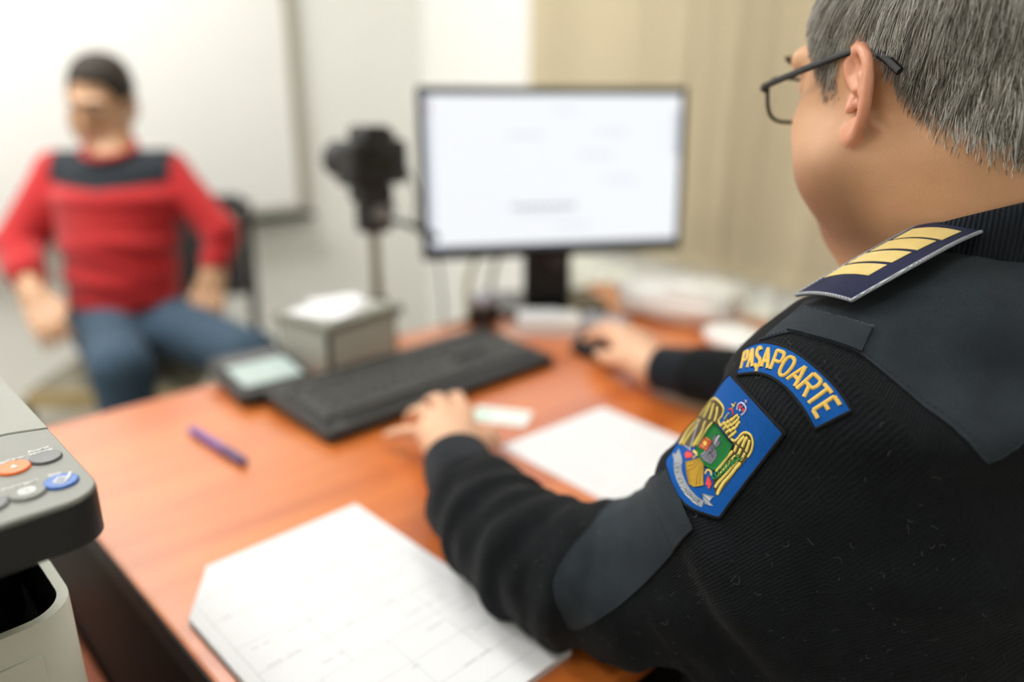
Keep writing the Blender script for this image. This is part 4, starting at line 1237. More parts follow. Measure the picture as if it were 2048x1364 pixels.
islarm = (bl < 1.35) & (ul[:, 1] > .045) & (bl <= br); israrm = (br < 1.35) & (ur[:, 1] > .10) & ~islarm
kn_ = np.where(islarm[:, None], ul, np.where(israrm[:, None], ur, ut))
# folds
E5 = np.concatenate([Q5[:, [0, 1]], Q5[:, [1, 2]], Q5[:, [2, 3]], Q5[:, [3, 0]]])
def vnormals(V, Q):
    P = V[Q]; n = np.cross(P[:, 2] - P[:, 0], P[:, 3] - P[:, 1]); N = np.zeros_like(V)
    for k in range(4): np.add.at(N, Q[:, k], n)
    return N / (np.linalg.norm(N, axis=1)[:, None] + 1e-12)
for _ in range(5):
    a = np.zeros_like(V5); c = np.zeros(len(V5))
    np.add.at(a, E5[:, 0], V5[E5[:, 1]]); np.add.at(c, E5[:, 0], 1)
    V5 = V5 * .5 + .5 * a / np.maximum(c, 1)[:, None]
N5 = vnormals(V5, Q5)
s5 = ul[:, 1]; th5 = ul[:, 2]
LTOT = s5.max()
def bumpf(x, c, w): return np.exp(-((x - c) / w) ** 2)
fold = np.zeros(len(V5))
arm_w = islarm.astype(float)
for (c0, amp, w, tw, th0) in ((LTOT - .020, .0045, .010, .006, 0.), (LTOT - .062, .0040, .009, .010, .3), (LTOT - .094, .0045, .010, .014, .2), (LTOT - .124, .0050, .010, .018, .1),
                              (LTOT - .150, .0045, .009, .022, 0.), (LTOT - .176, .0040, .010, .022, -.2), (LTOT - .21, .0035, .012, .018, -.3)):
    fold += amp * bumpf(s5 + tw * np.cos(th5 - th0), c0, w) * (.65 + .35 * np.cos(th5 - .6))
fold += .0016 * np.sin(s5 * 95 + 2 * np.sin(th5 * 2)) * (s5 > .1)
V5 = V5 + N5 * (fold * arm_w)[:, None]
sw = np_mesh('sweater', V5, Q5, 'knit', off, OF, attr=kn_, smooth_it=1)
SWV = np.array([v.co[:] for v in sw.data.vertices]) + np.array(OF)
bvh = BVHTree.FromPolygons([tuple(v) for v in SWV], [tuple(int(i) for i in q) for q in Q5])

# ribbed cuffs and collar
def cuff(name, pts, r0, r1, flat=.9):
    P = catmull(pts, 8); n_ = len(P); nk = 64; mb = MB(); kn = []
    mb.tube([tuple(p) for p in P], [r0 + (r1 - r0) * i / (n_ - 1) for i in range(n_)], nk, flat=flat, caps=False)
    m2 = MB(); m2.tube([tuple(p) for p in P[::-1]], [(r0 + (r1 - r0) * i / (n_ - 1)) - .003 for i in range(n_)][::-1], nk, flat=flat, caps=False)
    k = len(mb.v); mb.add(m2.v, m2.f)
    o = mb.build(name, 'rib', off, smooth=True, origin=OF, angle=0)
    at_ = o.data.attributes.new('knit', 'FLOAT_VECTOR', 'POINT')
    vals = np.zeros((len(mb.v), 3), np.float32); vals[:, 0] = (np.arange(len(mb.v)) % nk) * (2 * PI * r0 / nk)
    at_.data.foreach_set('vector', vals.ravel())
    return o
cuff('cuff', [(.283, -.645, .8024), (.3050, -.600, .801), (.3290, -.560, .798)], .044, .0395)
cuff('cuff', [(.776, -.590, .796), (.775, -.555, .792), (.774, -.525, .789)], .043, .038)
# collar: ribbed band standing round the neck
cm = MB(); NC = 64; CC = (.4680, -1.0115)
for (rr, dz) in ((.0700, -.060), (.0705, -.034), (.0712, -.016), (.0715, -.003), (.0690, .003), (.0650, .0035), (.0620, -.001), (.0620, -.03)):
    for k in range(NC):
        a = 2 * PI * k / NC; ca, sa = math.cos(a), math.sin(a)
        cm.v.append((CC[0] + TR[0] * rr * ca + TF[0] * (rr * 1.02 * sa + .002), CC[1] + TR[1] * rr * ca + TF[1] * (rr * 1.02 * sa + .002), 1.113 - .030 * sa + dz))
for j in range(7):
    for k in range(NC):
        k2 = (k + 1) % NC; cm.f.append((j * NC + k, j * NC + k2, (j + 1) * NC + k2, (j + 1) * NC + k))
cm.m = [0] * len(cm.f)
co_ = cm.build('collar', 'rib', off, smooth=True, origin=OF, angle=0)
at_ = co_.data.attributes.new('knit', 'FLOAT_VECTOR', 'POINT')
vals = np.zeros((len(cm.v), 3), np.float32); vals[:, 0] = (np.arange(len(cm.v)) % NC) * (2 * PI * .07 / NC); at_.data.foreach_set('vector', vals.ravel())
# trousers
def trou(p):
    d = sections(p, [(tp_(0, .01, .56), TR * .16, TF * .10), (tp_(0, .01, .50), TR * .19, TF * .12), (tp_(0, .0, .46), TR * .185, TF * .125)], .02)
    for s in (-1, 1):
        d = smin(d, chain(p, [tp_(s * .09, 0, .50), tp_(s * .12, .42, .51), tp_(s * .12, .44, .14)], [.085, .066, .052], .02), .03)
    return d
V6, Q6 = nets(trou, (.1, -1.3, .06), (1.0, -.4, .68), .009)
np_mesh('trousers', V6, Q6, 'trousers', off, OF, smooth_it=2)
for s in (-1, 1):
    a = tp_(s * .12, .42, .045); b = tp_(s * .125, .56, .035)
    V7, Q7 = nets(lambda p: np.maximum(smin(capsule(p, a, b, .045, .036), capsule(p, a, tp_(s * .12, .43, .12), .042, .045), .02), .004 - p[:, 2]), (min(a[0], b[0]) - .1, min(a[1], b[1]) - .1, -.02), (max(a[0], b[0]) + .1, max(a[1], b[1]) + .1, .2), .006)
    np_mesh('shoe', V7, Q7, 'shoe', off, OF, smooth_it=1)
# swivel stool under the officer
so = empty('swivel_stool', (.45, -1.02, 0), 0, 'black swivel seat under the officer', 'chair')
MB().lathe([(.02, .345), (.20, .35), (.215, .37), (.205, .388), (.12, .394), (.0001, .394)], 32).build('seat', 'chair_fabric', so, smooth=True)
MB().lathe([(.028, .07), (.028, .2), (.018, .2), (.018, .345)], 16).build('gas_column', 'chair_black', so, smooth=True)
for k in range(5):
    a = 2 * PI * k / 5 + .3; L_ = MB().tube([(.02 * math.cos(a), .02 * math.sin(a), .085), (.26 * math.cos(a), .26 * math.sin(a), .062)], [.022, .014], 8).build('leg', 'chair_black', so, smooth=True)
    MB().lathe([(.0001, -.02), (.024, -.02), (.028, 0), (.024, .02), (.0001, .02)], 16, (.26 * math.cos(a), .26 * math.sin(a), .0285), (-math.sin(a), math.cos(a), 0)).build('castor', 'gloss_black', L_, smooth=True)

# ================================================================== the seated man
MO = (.50, 1.08, 0)
man = empty('person', MO, 0, 'young man in red and navy sweater sitting across the room', 'person')
MF = np.array([-.694, -.720, 0]); MR = np.array([-.720, .694, 0]); MC = np.array([.505, 1.085, 0])
def mp_(x, y, z): return MC + MR * x + MF * y + np.array([0, 0, z])
MHM = frame((.540, 1.178, 1.138), math.atan2(-.720, -.694), math.radians(-14), math.radians(-6))
ml = to_local(MHM)
mN = tuple(mp_(0.0, -.03, 1.0))
def mw(*p): return tuple(MHM @ Vector(p))
mRS, mLS = (.425, 1.245, .965), (.640, 1.045, .970)
mRE, mRW = (.285, 1.205, .790), (.262, 1.02, .690)
mLE, mLW = (.715, .905, .815), (.668, .885, .700)
mRK, mLK = (.345, .690, .565), (.595, .545, .570)
mRA, mLA = (.330, .66, .09), (.60, .56, .09)
def mhead(p):
    q = ml(p); d = head_sdf(q, .95, 0.0)
    d = smin(d, capsule(p, mw(0, -.03, -.04), mN, .050, .058), .03)
    for s in (-1, 1): d = smin(d, ear_sdf(q, s, .95), .005)
    return d
A1 = nets(mhead, (.39, 1.02, .90), (.69, 1.34, 1.33), .0034)
def fingers_to(Wp, d, side, L=.085, sp=.020, curl=.4):
    Wp = np.array(Wp); d = np.array(d) / np.linalg.norm(d); side = np.array(side) / np.linalg.norm(side); n_ = np.cross(d, side)
    out = []
    for i in range(4):
        k0 = Wp + d * .085 + side * sp * (1.5 - i)
        out.append([k0, k0 + d * .035 + n_ * .004, k0 + d * .056 - n_ * .014 * curl * 2, k0 + d * .070 - n_ * .030 * curl * 2])
    th = [Wp + d * .04 + side * .034, Wp + d * .072 + side * .048, Wp + d * .095 + side * .045]
    return out, th
rf, rt_ = fingers_to(mRW, (.0, -.13, -.075), (.9, -.1, .3))
A2 = nets(lambda p: hand_sdf(p, mRW, rf, rt_, back=(.270, 1.10, .735)), (.12, .76, .52), (.42, 1.16, .80), .0045)
lf, lt_ = fingers_to(mLW, (-.05, -.05, -.12), (-.5, .6, .1))
A3 = nets(lambda p: hand_sdf(p, mLW, lf, lt_, back=(.695, .895, .765)), (.52, .72, .48), (.84, 1.02, .82), .0045)
def mcore(p):
    d = sections(p, [(mp_(0, 0, .52), MR * .13, MF * .08), (mp_(0, 0, .70), MR * .11, MF * .075), (mp_(0, -.01, .92), MR * .12, MF * .075), (mp_(0, -.03, 1.0), MR * .06, MF * .045)])
    for S_, E_, W_ in ((mRS, mRE, mRW), (mLS, mLE, mLW)): d = smin(d, chain(p, [S_, E_, W_], [.04, .034, .024]), .02)
    for h_, K_, A_ in ((mp_(.09, 0, .54), mRK, mRA), (mp_(-.09, 0, .54), mLK, mLA)): d = smin(d, chain(p, [h_, K_, A_], [.06, .042, .03]), .02)
    return d
A4 = nets(mcore, (.15, .4, .02), (.86, 1.4, 1.1), .012)
vs, qs_, k0 = [], [], 0
for V_, Q_ in (A1, A2, A3, A4): vs.append(V_); qs_.append(Q_ + k0); k0 += len(V_)
mV = np.concatenate(vs); mQ = np.concatenate(qs_); ql = ml(mV[mQ].mean(1).astype(np.float32))
mi = np.zeros(len(mQ), int); mi[(ql[:, 1] > .092) & (np.abs(ql[:, 2] + .051) < .011) & (np.abs(ql[:, 0]) < .022)] = 1
np_mesh('body', mV, mQ, ['skin_man', 'lip'], man, MO, mi, smooth_it=1)
eyes(man, MHM, MO, .95)
def mhair(p):
    q = ml(p); d = head_sdf(q, .95, 0) - .007 - .010 * np.clip((q[:, 2] - .07) / .06, 0, 1)
    lim = q[:, 2] - np.interp(q[:, 1], [-.13, -.06, -.03, -.015, .03, .045, .06, .075, .11], [-.05, -.045, .0, .04, .03, .055, .085, .092, .09])
    return smax(d, -lim, .010)
V_, Q_ = nets(mhair, (.39, 1.02, 1.05), (.69, 1.34, 1.34), .0045)
np_mesh('hair', V_, Q_, 'hair_brown', man, MO)
for s in (-1, 1):
    MB().tube([mw(s * .012, .1075, .044), mw(s * .03, .1045, .048), mw(s * .048, .0925, .043)], [.003, .0035, .002], 8).build('eyebrow', 'hair_brown', man, smooth=True, origin=MO)
MT = [(mp_(0, .02, .635), MR * .150, MF * .115), (mp_(0, .015, .70), MR * .150, MF * .115), (mp_(0, .005, .80), MR * .155, MF * .115), (mp_(0, -.01, .91), MR * .165, MF * .105), (mp_(0, -.025, .975), MR * .135, MF * .080), (mp_(0, -.03, 1.005), MR * .080, MF * .066)]
sl_r = (np.array(mRE) * .45 + np.array(mRW) * .55); sl_l = (np.array(mLE) * .35 + np.array(mLW) * .65)
def mtop(p):
    d = sections(p, MT, .02)
    d = smin(d, chain(p, [mp_(0, -.03, .985), mRS, mRE, sl_r], [.055, .064, .058, .050], .012), .025)
    d = smin(d, chain(p, [mp_(0, -.03, .985), mLS, mLE, sl_l], [.055, .062, .047, .040], .012), .025)
    return d + .003 * np.sin(p[:, 2] * 90 + 3 * np.sin(p[:, 0] * 14)) * (p[:, 2] < .82)
V_, Q_ = nets(mtop, (.15, .78, .55), (.82, 1.38, 1.08), .0055)
cc = V_[Q_].mean(1); lx = (cc - MC) @ MR; ly = (cc - MC) @ MF
ra = np.linalg.norm(cc - np.array(mN), axis=1)
mi = np.where((cc[:, 2] > .938 + .10 * np.abs(lx)) & (np.abs(lx) < .158), 1, 0)
np_mesh('sweater', V_, Q_, ['red_wool', 'yoke_wool'], man, MO, mi, smooth_it=2)
cpt = []
for k in range(33):
    a = 2 * PI * k / 32
    q = np.array(mN) + MR * .066 * math.cos(a) + MF * (.064 * math.sin(a) + .010) + np.array([0, 0, .040 - .022 * math.sin(a)]); cpt.append(tuple(q))
MB().tube(cpt, .008, 8).build('neckband', 'red_wool', man, smooth=True, origin=MO)
def mjeans(p):
    d = sections(p, [(mp_(0, .01, .66), MR * .138, MF * .100), (mp_(0, .0, .58), MR * .158, MF * .115), (mp_(0, -.01, .50), MR * .155, MF * .12)], .02)
    for h_, K_, A_ in ((mp_(.085, 0, .55), mRK, mRA), (mp_(-.085, 0, .55), mLK, mLA)): d = smin(d, chain(p, [h_, K_, A_], [.092, .068, .056], .02), .03)
    return d
V_, Q_ = nets(mjeans, (.18, .42, .02), (.84, 1.32, .74), .0075)
np_mesh('jeans', V_, Q_, 'jeans', man, MO, smooth_it=2)
for A_ in (mRA, mLA):
    a = np.array(A_); a[2] = .045; b = a + MF * .16; b[2] = .035
    V_, Q_ = nets(lambda p: np.maximum(capsule(p, a - MF * .03, b, .045, .036), .004 - p[:, 2]), (min(a[0], b[0]) - .1, min(a[1], b[1]) - .1, -.02), (max(a[0], b[0]) + .1, max(a[1], b[1]) + .1, .12), .006)
    np_mesh('shoe', V_, Q_, 'shoe', man, MO, smooth_it=1)

# his chair
ch = empty('visitor_chair', (.515, 1.095, 0), math.atan2(-.694, .720), 'black framed visitor chair with pale wooden seat edge under the man', 'chair')
# local: x to the man's left, -y to his front
MB().box((-.215, -.20, .395), (.215, .23, .43), .012).build('seat', 'seat_tan', ch)
MB().box((-.217, -.218, .372), (.217, -.2005, .424), .005).build('seat_edge', 'chair_wood', ch)
for sx in (-1, 1):
    MB().tube([(sx * .228, -.20, .0), (sx * .228, -.20, .385)], .016, 10).build('leg', 'chair_black', ch, smooth=True)
    MB().tube([(sx * .262, .23, .0), (sx * .262, .235, .40), (sx * .255, .29, .86)], .014, 10).build('leg', 'chair_black', ch, smooth=True)
    MB().tube([(sx * .228, -.20, .372), (sx * .262, .232, .372)], .012, 8).build('side_rail', 'chair_black', ch, smooth=True)
bp = []
for k in range(11):
    t = -1 + 2 * k / 10; bp.append((.24 * t, .285 + .02 * (1 - t * t) - .01, .86))
MB().tube(bp, .020, 10).build('top_rail', 'chair_black', ch, smooth=True)
MB().box((-.235, .262, .56), (.235, .290, .84), .010).build('backrest', 'chair_fabric', ch)

# points on the cloth where the sewn-on panels lie (metres)
CHARTS = {
    'arm_badge': [
        [(0.3030, -0.9076, 1.0096), (0.2880, -0.9249, 1.0096), (0.2794, -0.9383, 1.0073), (0.2738, -0.9497, 1.0039), (0.2702, -0.9599, 0.9998), (0.2683, -0.9690, 0.9951)],
        [(0.3172, -0.8899, 0.9863), (0.2897, -0.9149, 0.9925), (0.2797, -0.9295, 0.9911), (0.2738, -0.9414, 0.9881), (0.2702, -0.9519, 0.9841), (0.2682, -0.9613, 0.9795)],
        [(0.3210, -0.8785, 0.9659), (0.2902, -0.9052, 0.9751), (0.2796, -0.9206, 0.9744), (0.2733, -0.9331, 0.9718), (0.2692, -0.9441, 0.9683), (0.2666, -0.9541, 0.9641)],
        [(0.3101, -0.8731, 0.9530), (0.2878, -0.8967, 0.9585), (0.2777, -0.9123, 0.9580), (0.2709, -0.9254, 0.9560), (0.2662, -0.9370, 0.9530), (0.2631, -0.9475, 0.9492)],
        [(0.2887, -0.8756, 0.9457), (0.2764, -0.8934, 0.9466), (0.2700, -0.9070, 0.9444), (0.2653, -0.9193, 0.9415), (0.2618, -0.9304, 0.9380), (0.2594, -0.9408, 0.9341)],
        [(0.2684, -0.8778, 0.9385), (0.2591, -0.8939, 0.9384), (0.2549, -0.9062, 0.9354), (0.2525, -0.9171, 0.9313), (0.2512, -0.9272, 0.9268), (0.2504, -0.9368, 0.9220)],
        [(0.2813, -0.8593, 0.9105), (0.2514, -0.8883, 0.9244), (0.2440, -0.9030, 0.9239), (0.2401, -0.9150, 0.9212), (0.2379, -0.9256, 0.9175), (0.2372, -0.9351, 0.9129)],
    ],
    'name_tab': [
        [(0.3134, -0.9103, 1.0260), (0.3129, -0.9179, 1.0319), (0.3094, -0.9286, 1.0369), (0.2995, -0.9508, 1.0404), (0.2911, -0.9718, 1.0367), (0.2846, -0.9905, 1.0286), (0.2792, -1.0044, 1.0188)],
        [(0.3025, -0.9146, 1.0204), (0.2992, -0.9247, 1.0264), (0.2966, -0.9345, 1.0302), (0.2910, -0.9505, 1.0319), (0.2842, -0.9677, 1.0287), (0.2777, -0.9845, 1.0212), (0.2731, -0.9966, 1.0120)],
        [(0.2961, -0.9165, 1.0132), (0.2905, -0.9289, 1.0193), (0.2873, -0.9386, 1.0225), (0.2833, -0.9499, 1.0231), (0.2780, -0.9633, 1.0203), (0.2722, -0.9777, 1.0130), (0.2692, -0.9877, 1.0040)],
    ],
    'yoke': [
        [(0.3547, -0.9324, 1.0598), (0.3535, -0.9677, 1.0723), (0.3722, -0.9876, 1.0888), (0.4229, -1.0011, 1.1023), (0.4539, -1.0221, 1.1157), (0.4959, -1.0388, 1.1189), (0.5033, -1.0628, 1.1165)],
        [(0.3415, -0.9308, 1.0547), (0.3418, -0.9637, 1.0671), (0.3527, -0.9902, 1.0784), (0.3609, -1.0194, 1.0870), (0.3803, -1.0446, 1.0892), (0.4156, -1.0605, 1.0996), (0.4629, -1.0801, 1.1119)],
        [(0.3291, -0.9289, 1.0495), (0.3317, -0.9592, 1.0615), (0.3365, -0.9917, 1.0677), (0.3408, -1.0259, 1.0653), (0.3529, -1.0560, 1.0582), (0.3829, -1.0726, 1.0714), (0.4238, -1.0923, 1.0857)],
        [(0.3218, -0.9247, 1.0427), (0.3217, -0.9547, 1.0559), (0.3214, -0.9931, 1.0573), (0.3263, -1.0308, 1.0430), (0.3337, -1.0652, 1.0268), (0.3667, -1.0814, 1.0412), (0.4071, -1.1011, 1.0571)],
        [(0.3165, -0.9195, 1.0353), (0.3124, -0.9500, 1.0502), (0.3076, -0.9940, 1.0468), (0.3043, -1.0377, 1.0242), (0.3148, -1.0743, 0.9968), (0.3421, -1.0913, 1.0151), (0.3926, -1.1094, 1.0288)],
    ],
    'loop': [
        [(0.3379, -0.9408, 1.0581), (0.3270, -0.9630, 1.0601), (0.3245, -0.9777, 1.0604), (0.3240, -0.9929, 1.0591)],
        [(0.3245, -0.9415, 1.0533), (0.3169, -0.9622, 1.0549), (0.3153, -0.9783, 1.0549), (0.3157, -0.9934, 1.0531)],
        [(0.3139, -0.9411, 1.0478), (0.3074, -0.9613, 1.0497), (0.3066, -0.9788, 1.0493), (0.3078, -0.9939, 1.0470)],
    ],
    'elbow': [
        [(0.2916, -0.8487, 0.8977), (0.2952, -0.8190, 0.8711), (0.2514, -0.8253, 0.8682), (0.2231, -0.8239, 0.8522), (0.2089, -0.8239, 0.8356), (0.2055, -0.8286, 0.8210)],
        [(0.2553, -0.8801, 0.9118), (0.2610, -0.8529, 0.8817), (0.2406, -0.8423, 0.8628), (0.2199, -0.8350, 0.8443), (0.2095, -0.8304, 0.8274), (0.2070, -0.8312, 0.8150)],
        [(0.2462, -0.8935, 0.9080), (0.2485, -0.8701, 0.8776), (0.2333, -0.8563, 0.8553), (0.2187, -0.8443, 0.8349), (0.2111, -0.8359, 0.8183), (0.2090, -0.8334, 0.8084)],
        [(0.2417, -0.9037, 0.9012), (0.2410, -0.8833, 0.8702), (0.2290, -0.8676, 0.8456), (0.2182, -0.8530, 0.8249), (0.2139, -0.8405, 0.8079), (0.2114, -0.8353, 0.8015)],
        [(0.2393, -0.9123, 0.8930), (0.2364, -0.8944, 0.8609), (0.2270, -0.8771, 0.8341), (0.2180, -0.8613, 0.8148), (0.2169, -0.8450, 0.7973), (0.2143, -0.8367, 0.7939)],
    ],
    'strip': [
        [(0.2926, -0.8492, 0.8986), (0.2609, -0.8794, 0.9310), (0.2605, -0.8863, 0.9376)],
        [(0.2508, -0.8863, 0.9126), (0.2474, -0.8970, 0.9264), (0.2498, -0.9018, 0.9322)],
        [(0.2427, -0.9011, 0.9041), (0.2399, -0.9105, 0.9182), (0.2426, -0.9148, 0.9248)],
        [(0.2393, -0.9123, 0.8930), (0.2352, -0.9216, 0.9088), (0.2375, -0.9260, 0.9167)],
    ],
}

# ================================================================== insignia and cloth panels sewn on the sweater
def cr1(P, s):
    n = len(P); i = min(max(int(s), 0), n - 2); t = s - i
    p0, p1, p2, p3 = P[max(i - 1, 0)], P[i], P[i + 1], P[min(i + 2, n - 1)]
    return 0.5 * ((2 * p1) + (-p0 + p2) * t + (2 * p0 - 5 * p1 + 4 * p2 - p3) * t * t + (-p0 + 3 * p1 - 3 * p2 + p3) * t ** 3)
class Chart:
    """a sewn-on panel's own (u, v) grid over the cloth; u, v in 0..1"""
    def __init__(s, rows, lin=False): s.g = [[np.array(p) for p in r] for r in rows]; s.lin = lin
    def raw(s, u, v):
        if s.lin:
            n = len(s.g[0]) - 1; i = min(int(max(u, 0) * n), n - 1); t = u * n - i
            return cr1([r[i] * (1 - t) + r[i + 1] * t for r in s.g], v * (len(s.g) - 1))
        return cr1([cr1(r, u * (len(r) - 1)) for r in s.g], v * (len(s.g) - 1))
    def __call__(s, u, v, h=0.0):
        p = Vector(s.raw(u, v)); loc, nor, _, _ = bvh.find_nearest(p)
        return np.array(loc + nor * h)
    def n(s, u, v):
        loc, nor, _, _ = bvh.find_nearest(Vector(s.raw(u, v))); return np.array(nor)
def panel(ch, name, m, parent, nu=24, nv=16, h=.0012, vmax=lambda u: 1.0, vmin=lambda u: 0.0, crown=0.0, rnd=0.0):
    mb = MB(); top = []
    for j in range(nv + 1):
        for i in range(nu + 1):
            u = i / nu; v = vmin(u) + (vmax(u) - vmin(u)) * j / nv
            top.append(ch(u, v, h + crown * (1 - (2 * i / nu - 1) ** 4) * (1 - (2 * j / nv - 1) ** 4)))
    mb.v = [tuple(p) for p in top]
    for j in range(nv):
        for i in range(nu):
            a = j * (nu + 1) + i; mb.f.append((a, a + 1, a + nu + 2, a + nu + 1))
    per = [(i, 0) for i in range(nu)] + [(nu, j) for j in range(nv)] + [(i, nv) for i in range(nu, 0, -1)] + [(0, j) for j in range(nv, 0, -1)]
    base = len(mb.v)
    for (i, j) in per:
        u = i / nu; v = vmin(u) + (vmax(u) - vmin(u)) * j / nv; mb.v.append(tuple(ch(u, v, -.0015)))
    for k in range(len(per)):
        k2 = (k + 1) % len(per); a = per[k][1] * (nu + 1) + per[k][0]; b = per[k2][1] * (nu + 1) + per[k2][0]
        mb.f.append((b, a, base + k, base + k2))
    # orientation: outward
    n0 = ch.n(.5, .5); a, b, c, d = [np.array(mb.v[i]) for i in mb.f[(nv // 2) * nu + nu // 2]]
    if np.dot(np.cross(c - a, d - b), n0) < 0: mb.f = [f[::-1] for f in mb.f]
    mb.m = [0] * len(mb.f)
    o = mb.build(name, m, parent, smooth=True, origin=OF, angle=.9)
    per_uv = [(i / nu, vmin(i / nu) + (vmax(i / nu) - vmin(i / nu)) * j / nv) for i, j in per]
    return o, per_uv
def stroke(ch, uv, w, hgt, base, mb, n=6, mi=0, taper=True):
    """a satin-stitched line: arched strip lying on the cloth"""
    P = catmull([(a, b) for a, b in uv], n) if len(uv) > 2 else [np.array(uv[0]) * (1 - t) + np.array(uv[1]) * t for t in np.linspace(0, 1, max(3, n))]
    C3 = [ch(p[0], p[1], 0) for p in P]; k0 = len(mb.v); N = len(P)
    ws = w if hasattr(w, '__len__') else None
    for i in range(N):
        nn = ch.n(*P[i]); t = C3[min(i + 1, N - 1)] - C3[max(i - 1, 0)]; t = t / (np.linalg.norm(t) + 1e-9)
        sd = np.cross(nn, t); ww = (np.interp(i / (N - 1), np.linspace(0, 1, len(ws)), ws) if ws is not None else w) * .5
        if taper and (i == 0 or i == N - 1): ww *= .6
        for a, hh in ((-1, 0), (-.85, .55), (-.4, .95), (0, 1), (.4, .95), (.85, .55), (1, 0)):
            q = Vector(C3[i] + sd * ww * a); mb.v.append(tuple(q + Vector(nn) * (base + hgt * hh * (0.6 if taper and (i in (0, N - 1)) else 1))))
    for i in range(N - 1):
        for j in range(6):
            a = k0 + i * 7 + j; mb.f.append((a, a + 7, a + 8, a + 1)); mb.m.append(mi)
    return mb
def patchfill(ch, poly, h, mb, base=0.0, cuts=3, mi=0):
    bm = bmesh.new(); vs = [bm.verts.new((p[0], p[1], 0)) for p in poly]; f = bm.faces.new(vs)
    if f.normal.z < 0: f.normal_flip()
    bmesh.ops.triangulate(bm, faces=bm.faces[:]); bmesh.ops.subdivide_edges(bm, edges=bm.edges[:], cuts=cuts, use_grid_fill=True)
    bm.verts.index_update(); k0 = len(mb.v); n0 = len(bm.verts)
    P = [v.co.copy() for v in bm.verts]
    mb.v += [tuple(ch(p.x, p.y, base + h)) for p in P]
    for fc in bm.faces: mb.f.append(tuple(k0 + v.index for v in fc.verts)); mb.m.append(mi)
    low = {}
    for e in bm.edges:
        if e.is_boundary:
            a, b = e.verts
            for v in (a, b):
                if v.index not in low: low[v.index] = len(mb.v); mb.v.append(tuple(ch(v.co.x, v.co.y, base)))
            mb.f.append((k0 + a.index, k0 + b.index, low[b.index], low[a.index])); mb.m.append(mi)
    bm.free()
def border(ch, per_uv, r, name, m, parent, h=.0010):
    pts = [tuple(ch(u, v, h)) for u, v in per_uv]; pts.append(pts[0])
    return MB().tube(pts, r, 8, caps=False).build(name, m, parent, smooth=True, origin=OF, angle=0)
def outward(mb):
    return mb
def wide(ls, k): return [(p, w * k if not isinstance(w, list) else [x * k for x in w]) for p, w in ls]
def emb(ch, name, m, parent, lines=(), polys=(), base=.0018, hgt=.0006, fh=.0004, cuts=3, taper=True):
    mb = MB()
    for uv, w in lines: stroke(ch, uv, w, hgt, base, mb, taper=taper)
    for p in polys: patchfill(ch, p, fh, mb, base, cuts)
    return mb.build(name, m, parent, smooth=True, origin=OF, angle=0)

# --- cloth panels
yk = Chart(CHARTS['yoke'], True); lp_ = Chart(CHARTS['loop']); el = Chart(CHARTS['elbow']); stp = Chart(CHARTS['strip'])
o, per = panel(yk, 'shoulder_panel', 'twill', off, 60, 24, .0010)
MB().tube([tuple(yk(i / 60, 1, .0008)) for i in range(61)], .0007, 6).build('hem', 'twill', o, smooth=True, origin=OF)
st_ = MB()
for i in range(120):
    if i % 2 == 0: st_.tube([tuple(yk(i / 120, .955, .0013)), tuple(yk((i + 1) / 120, .955, .0013))], .00022, 5)
sq = st_.build('stitching', 'twill', o, origin=OF); sq['kind'] = 'stuff'
o, per = panel(lp_, 'strap_loop', 'twill', off, 18, 8, .0036, crown=.0006)
fz = MB(); r3 = random.Random(4)
for i in range(46):
    u = i / 45; p = lp_(u, 0, .0034); q = lp_(u, -.04, .0038 + .0008 * r3.random())
    fz.tube([tuple(p), tuple((p + q) / 2 + np.array([r3.uniform(-.0006, .0006) for _ in range(3)])), tuple(lp_(u + r3.uniform(-.02, .02), -.06, .0034))], .00025, 5)
p = lp_(1.0, 0.02, .0036); q = lp_(1.08, -.12, .005)
fz.tube([tuple(x) for x in catmull([lp_(.93, 0, .0038), lp_(1.02, -.03, .0050), lp_(1.10, -.14, .0045), lp_(1.11, -.24, .0036)], 5)], .0003, 5)
fo = fz.build('frayed_edge', 'thread_fray', o, smooth=True, origin=OF); fo['kind'] = 'stuff'
o, per = panel(el, 'elbow_panel', 'twill', off, 30, 20, .0014)
MB().tube([tuple(el(u, v, .0012)) for u, v in per] + [tuple(el(per[0][0], per[0][1], .0012))], .0007, 6, caps=False).build('hem', 'twill', o, smooth=True, origin=OF)
o, per = panel(stp, 'pen_pocket', 'twill', off, 10, 20, .0030)
MB().tube([tuple(stp(u, v, .0028)) for u, v in per] + [tuple(stp(per[0][0], per[0][1], .0028))], .0007, 6, caps=False).build('hem', 'twill', o, smooth=True, origin=OF)

# --- name tab: gold letters on a blue arc
tab = Chart(CHARTS['name_tab'])
to, per = panel(tab, 'name_tab', 'badge_blue', off, 48, 10, .0016)
to['label'] = 'blue arched tab with gold lettering PAȘAPOARTE'
border(tab, per, .0011, 'tab_border', 'thread_black', to, .0012)
GL = {'P': [[(0, 1), (0, 0)], [(0, 0), (.75, 0), (.95, .14), (.95, .36), (.75, .5), (.05, .5)]],
      'A': [[(0, 1), (.5, 0)], [(.5, 0), (1, 1)], [(.2, .66), (.8, .66)]],
      'S': [[(.92, .16), (.7, .0), (.3, .0), (.06, .16), (.1, .36), (.5, .48), (.9, .62), (.94, .84), (.7, 1), (.3, 1), (.04, .84)]],
      'O': [[(.5, 0), (.12, .12), (0, .5), (.12, .88), (.5, 1), (.88, .88), (1, .5), (.88, .12), (.5, 0)]],
      'R': [[(0, 1), (0, 0)], [(0, 0), (.75, 0), (.95, .14), (.95, .36), (.75, .5), (.05, .5)], [(.5, .5), (1, 1)]],
      'T': [[(0, 0), (1, 0)], [(.5, 0), (.5, 1)]],
      'E': [[(0, 1), (0, 0)], [(0, 0), (.9, 0)], [(0, .48), (.75, .48)], [(0, 1), (.92, 1)]]}
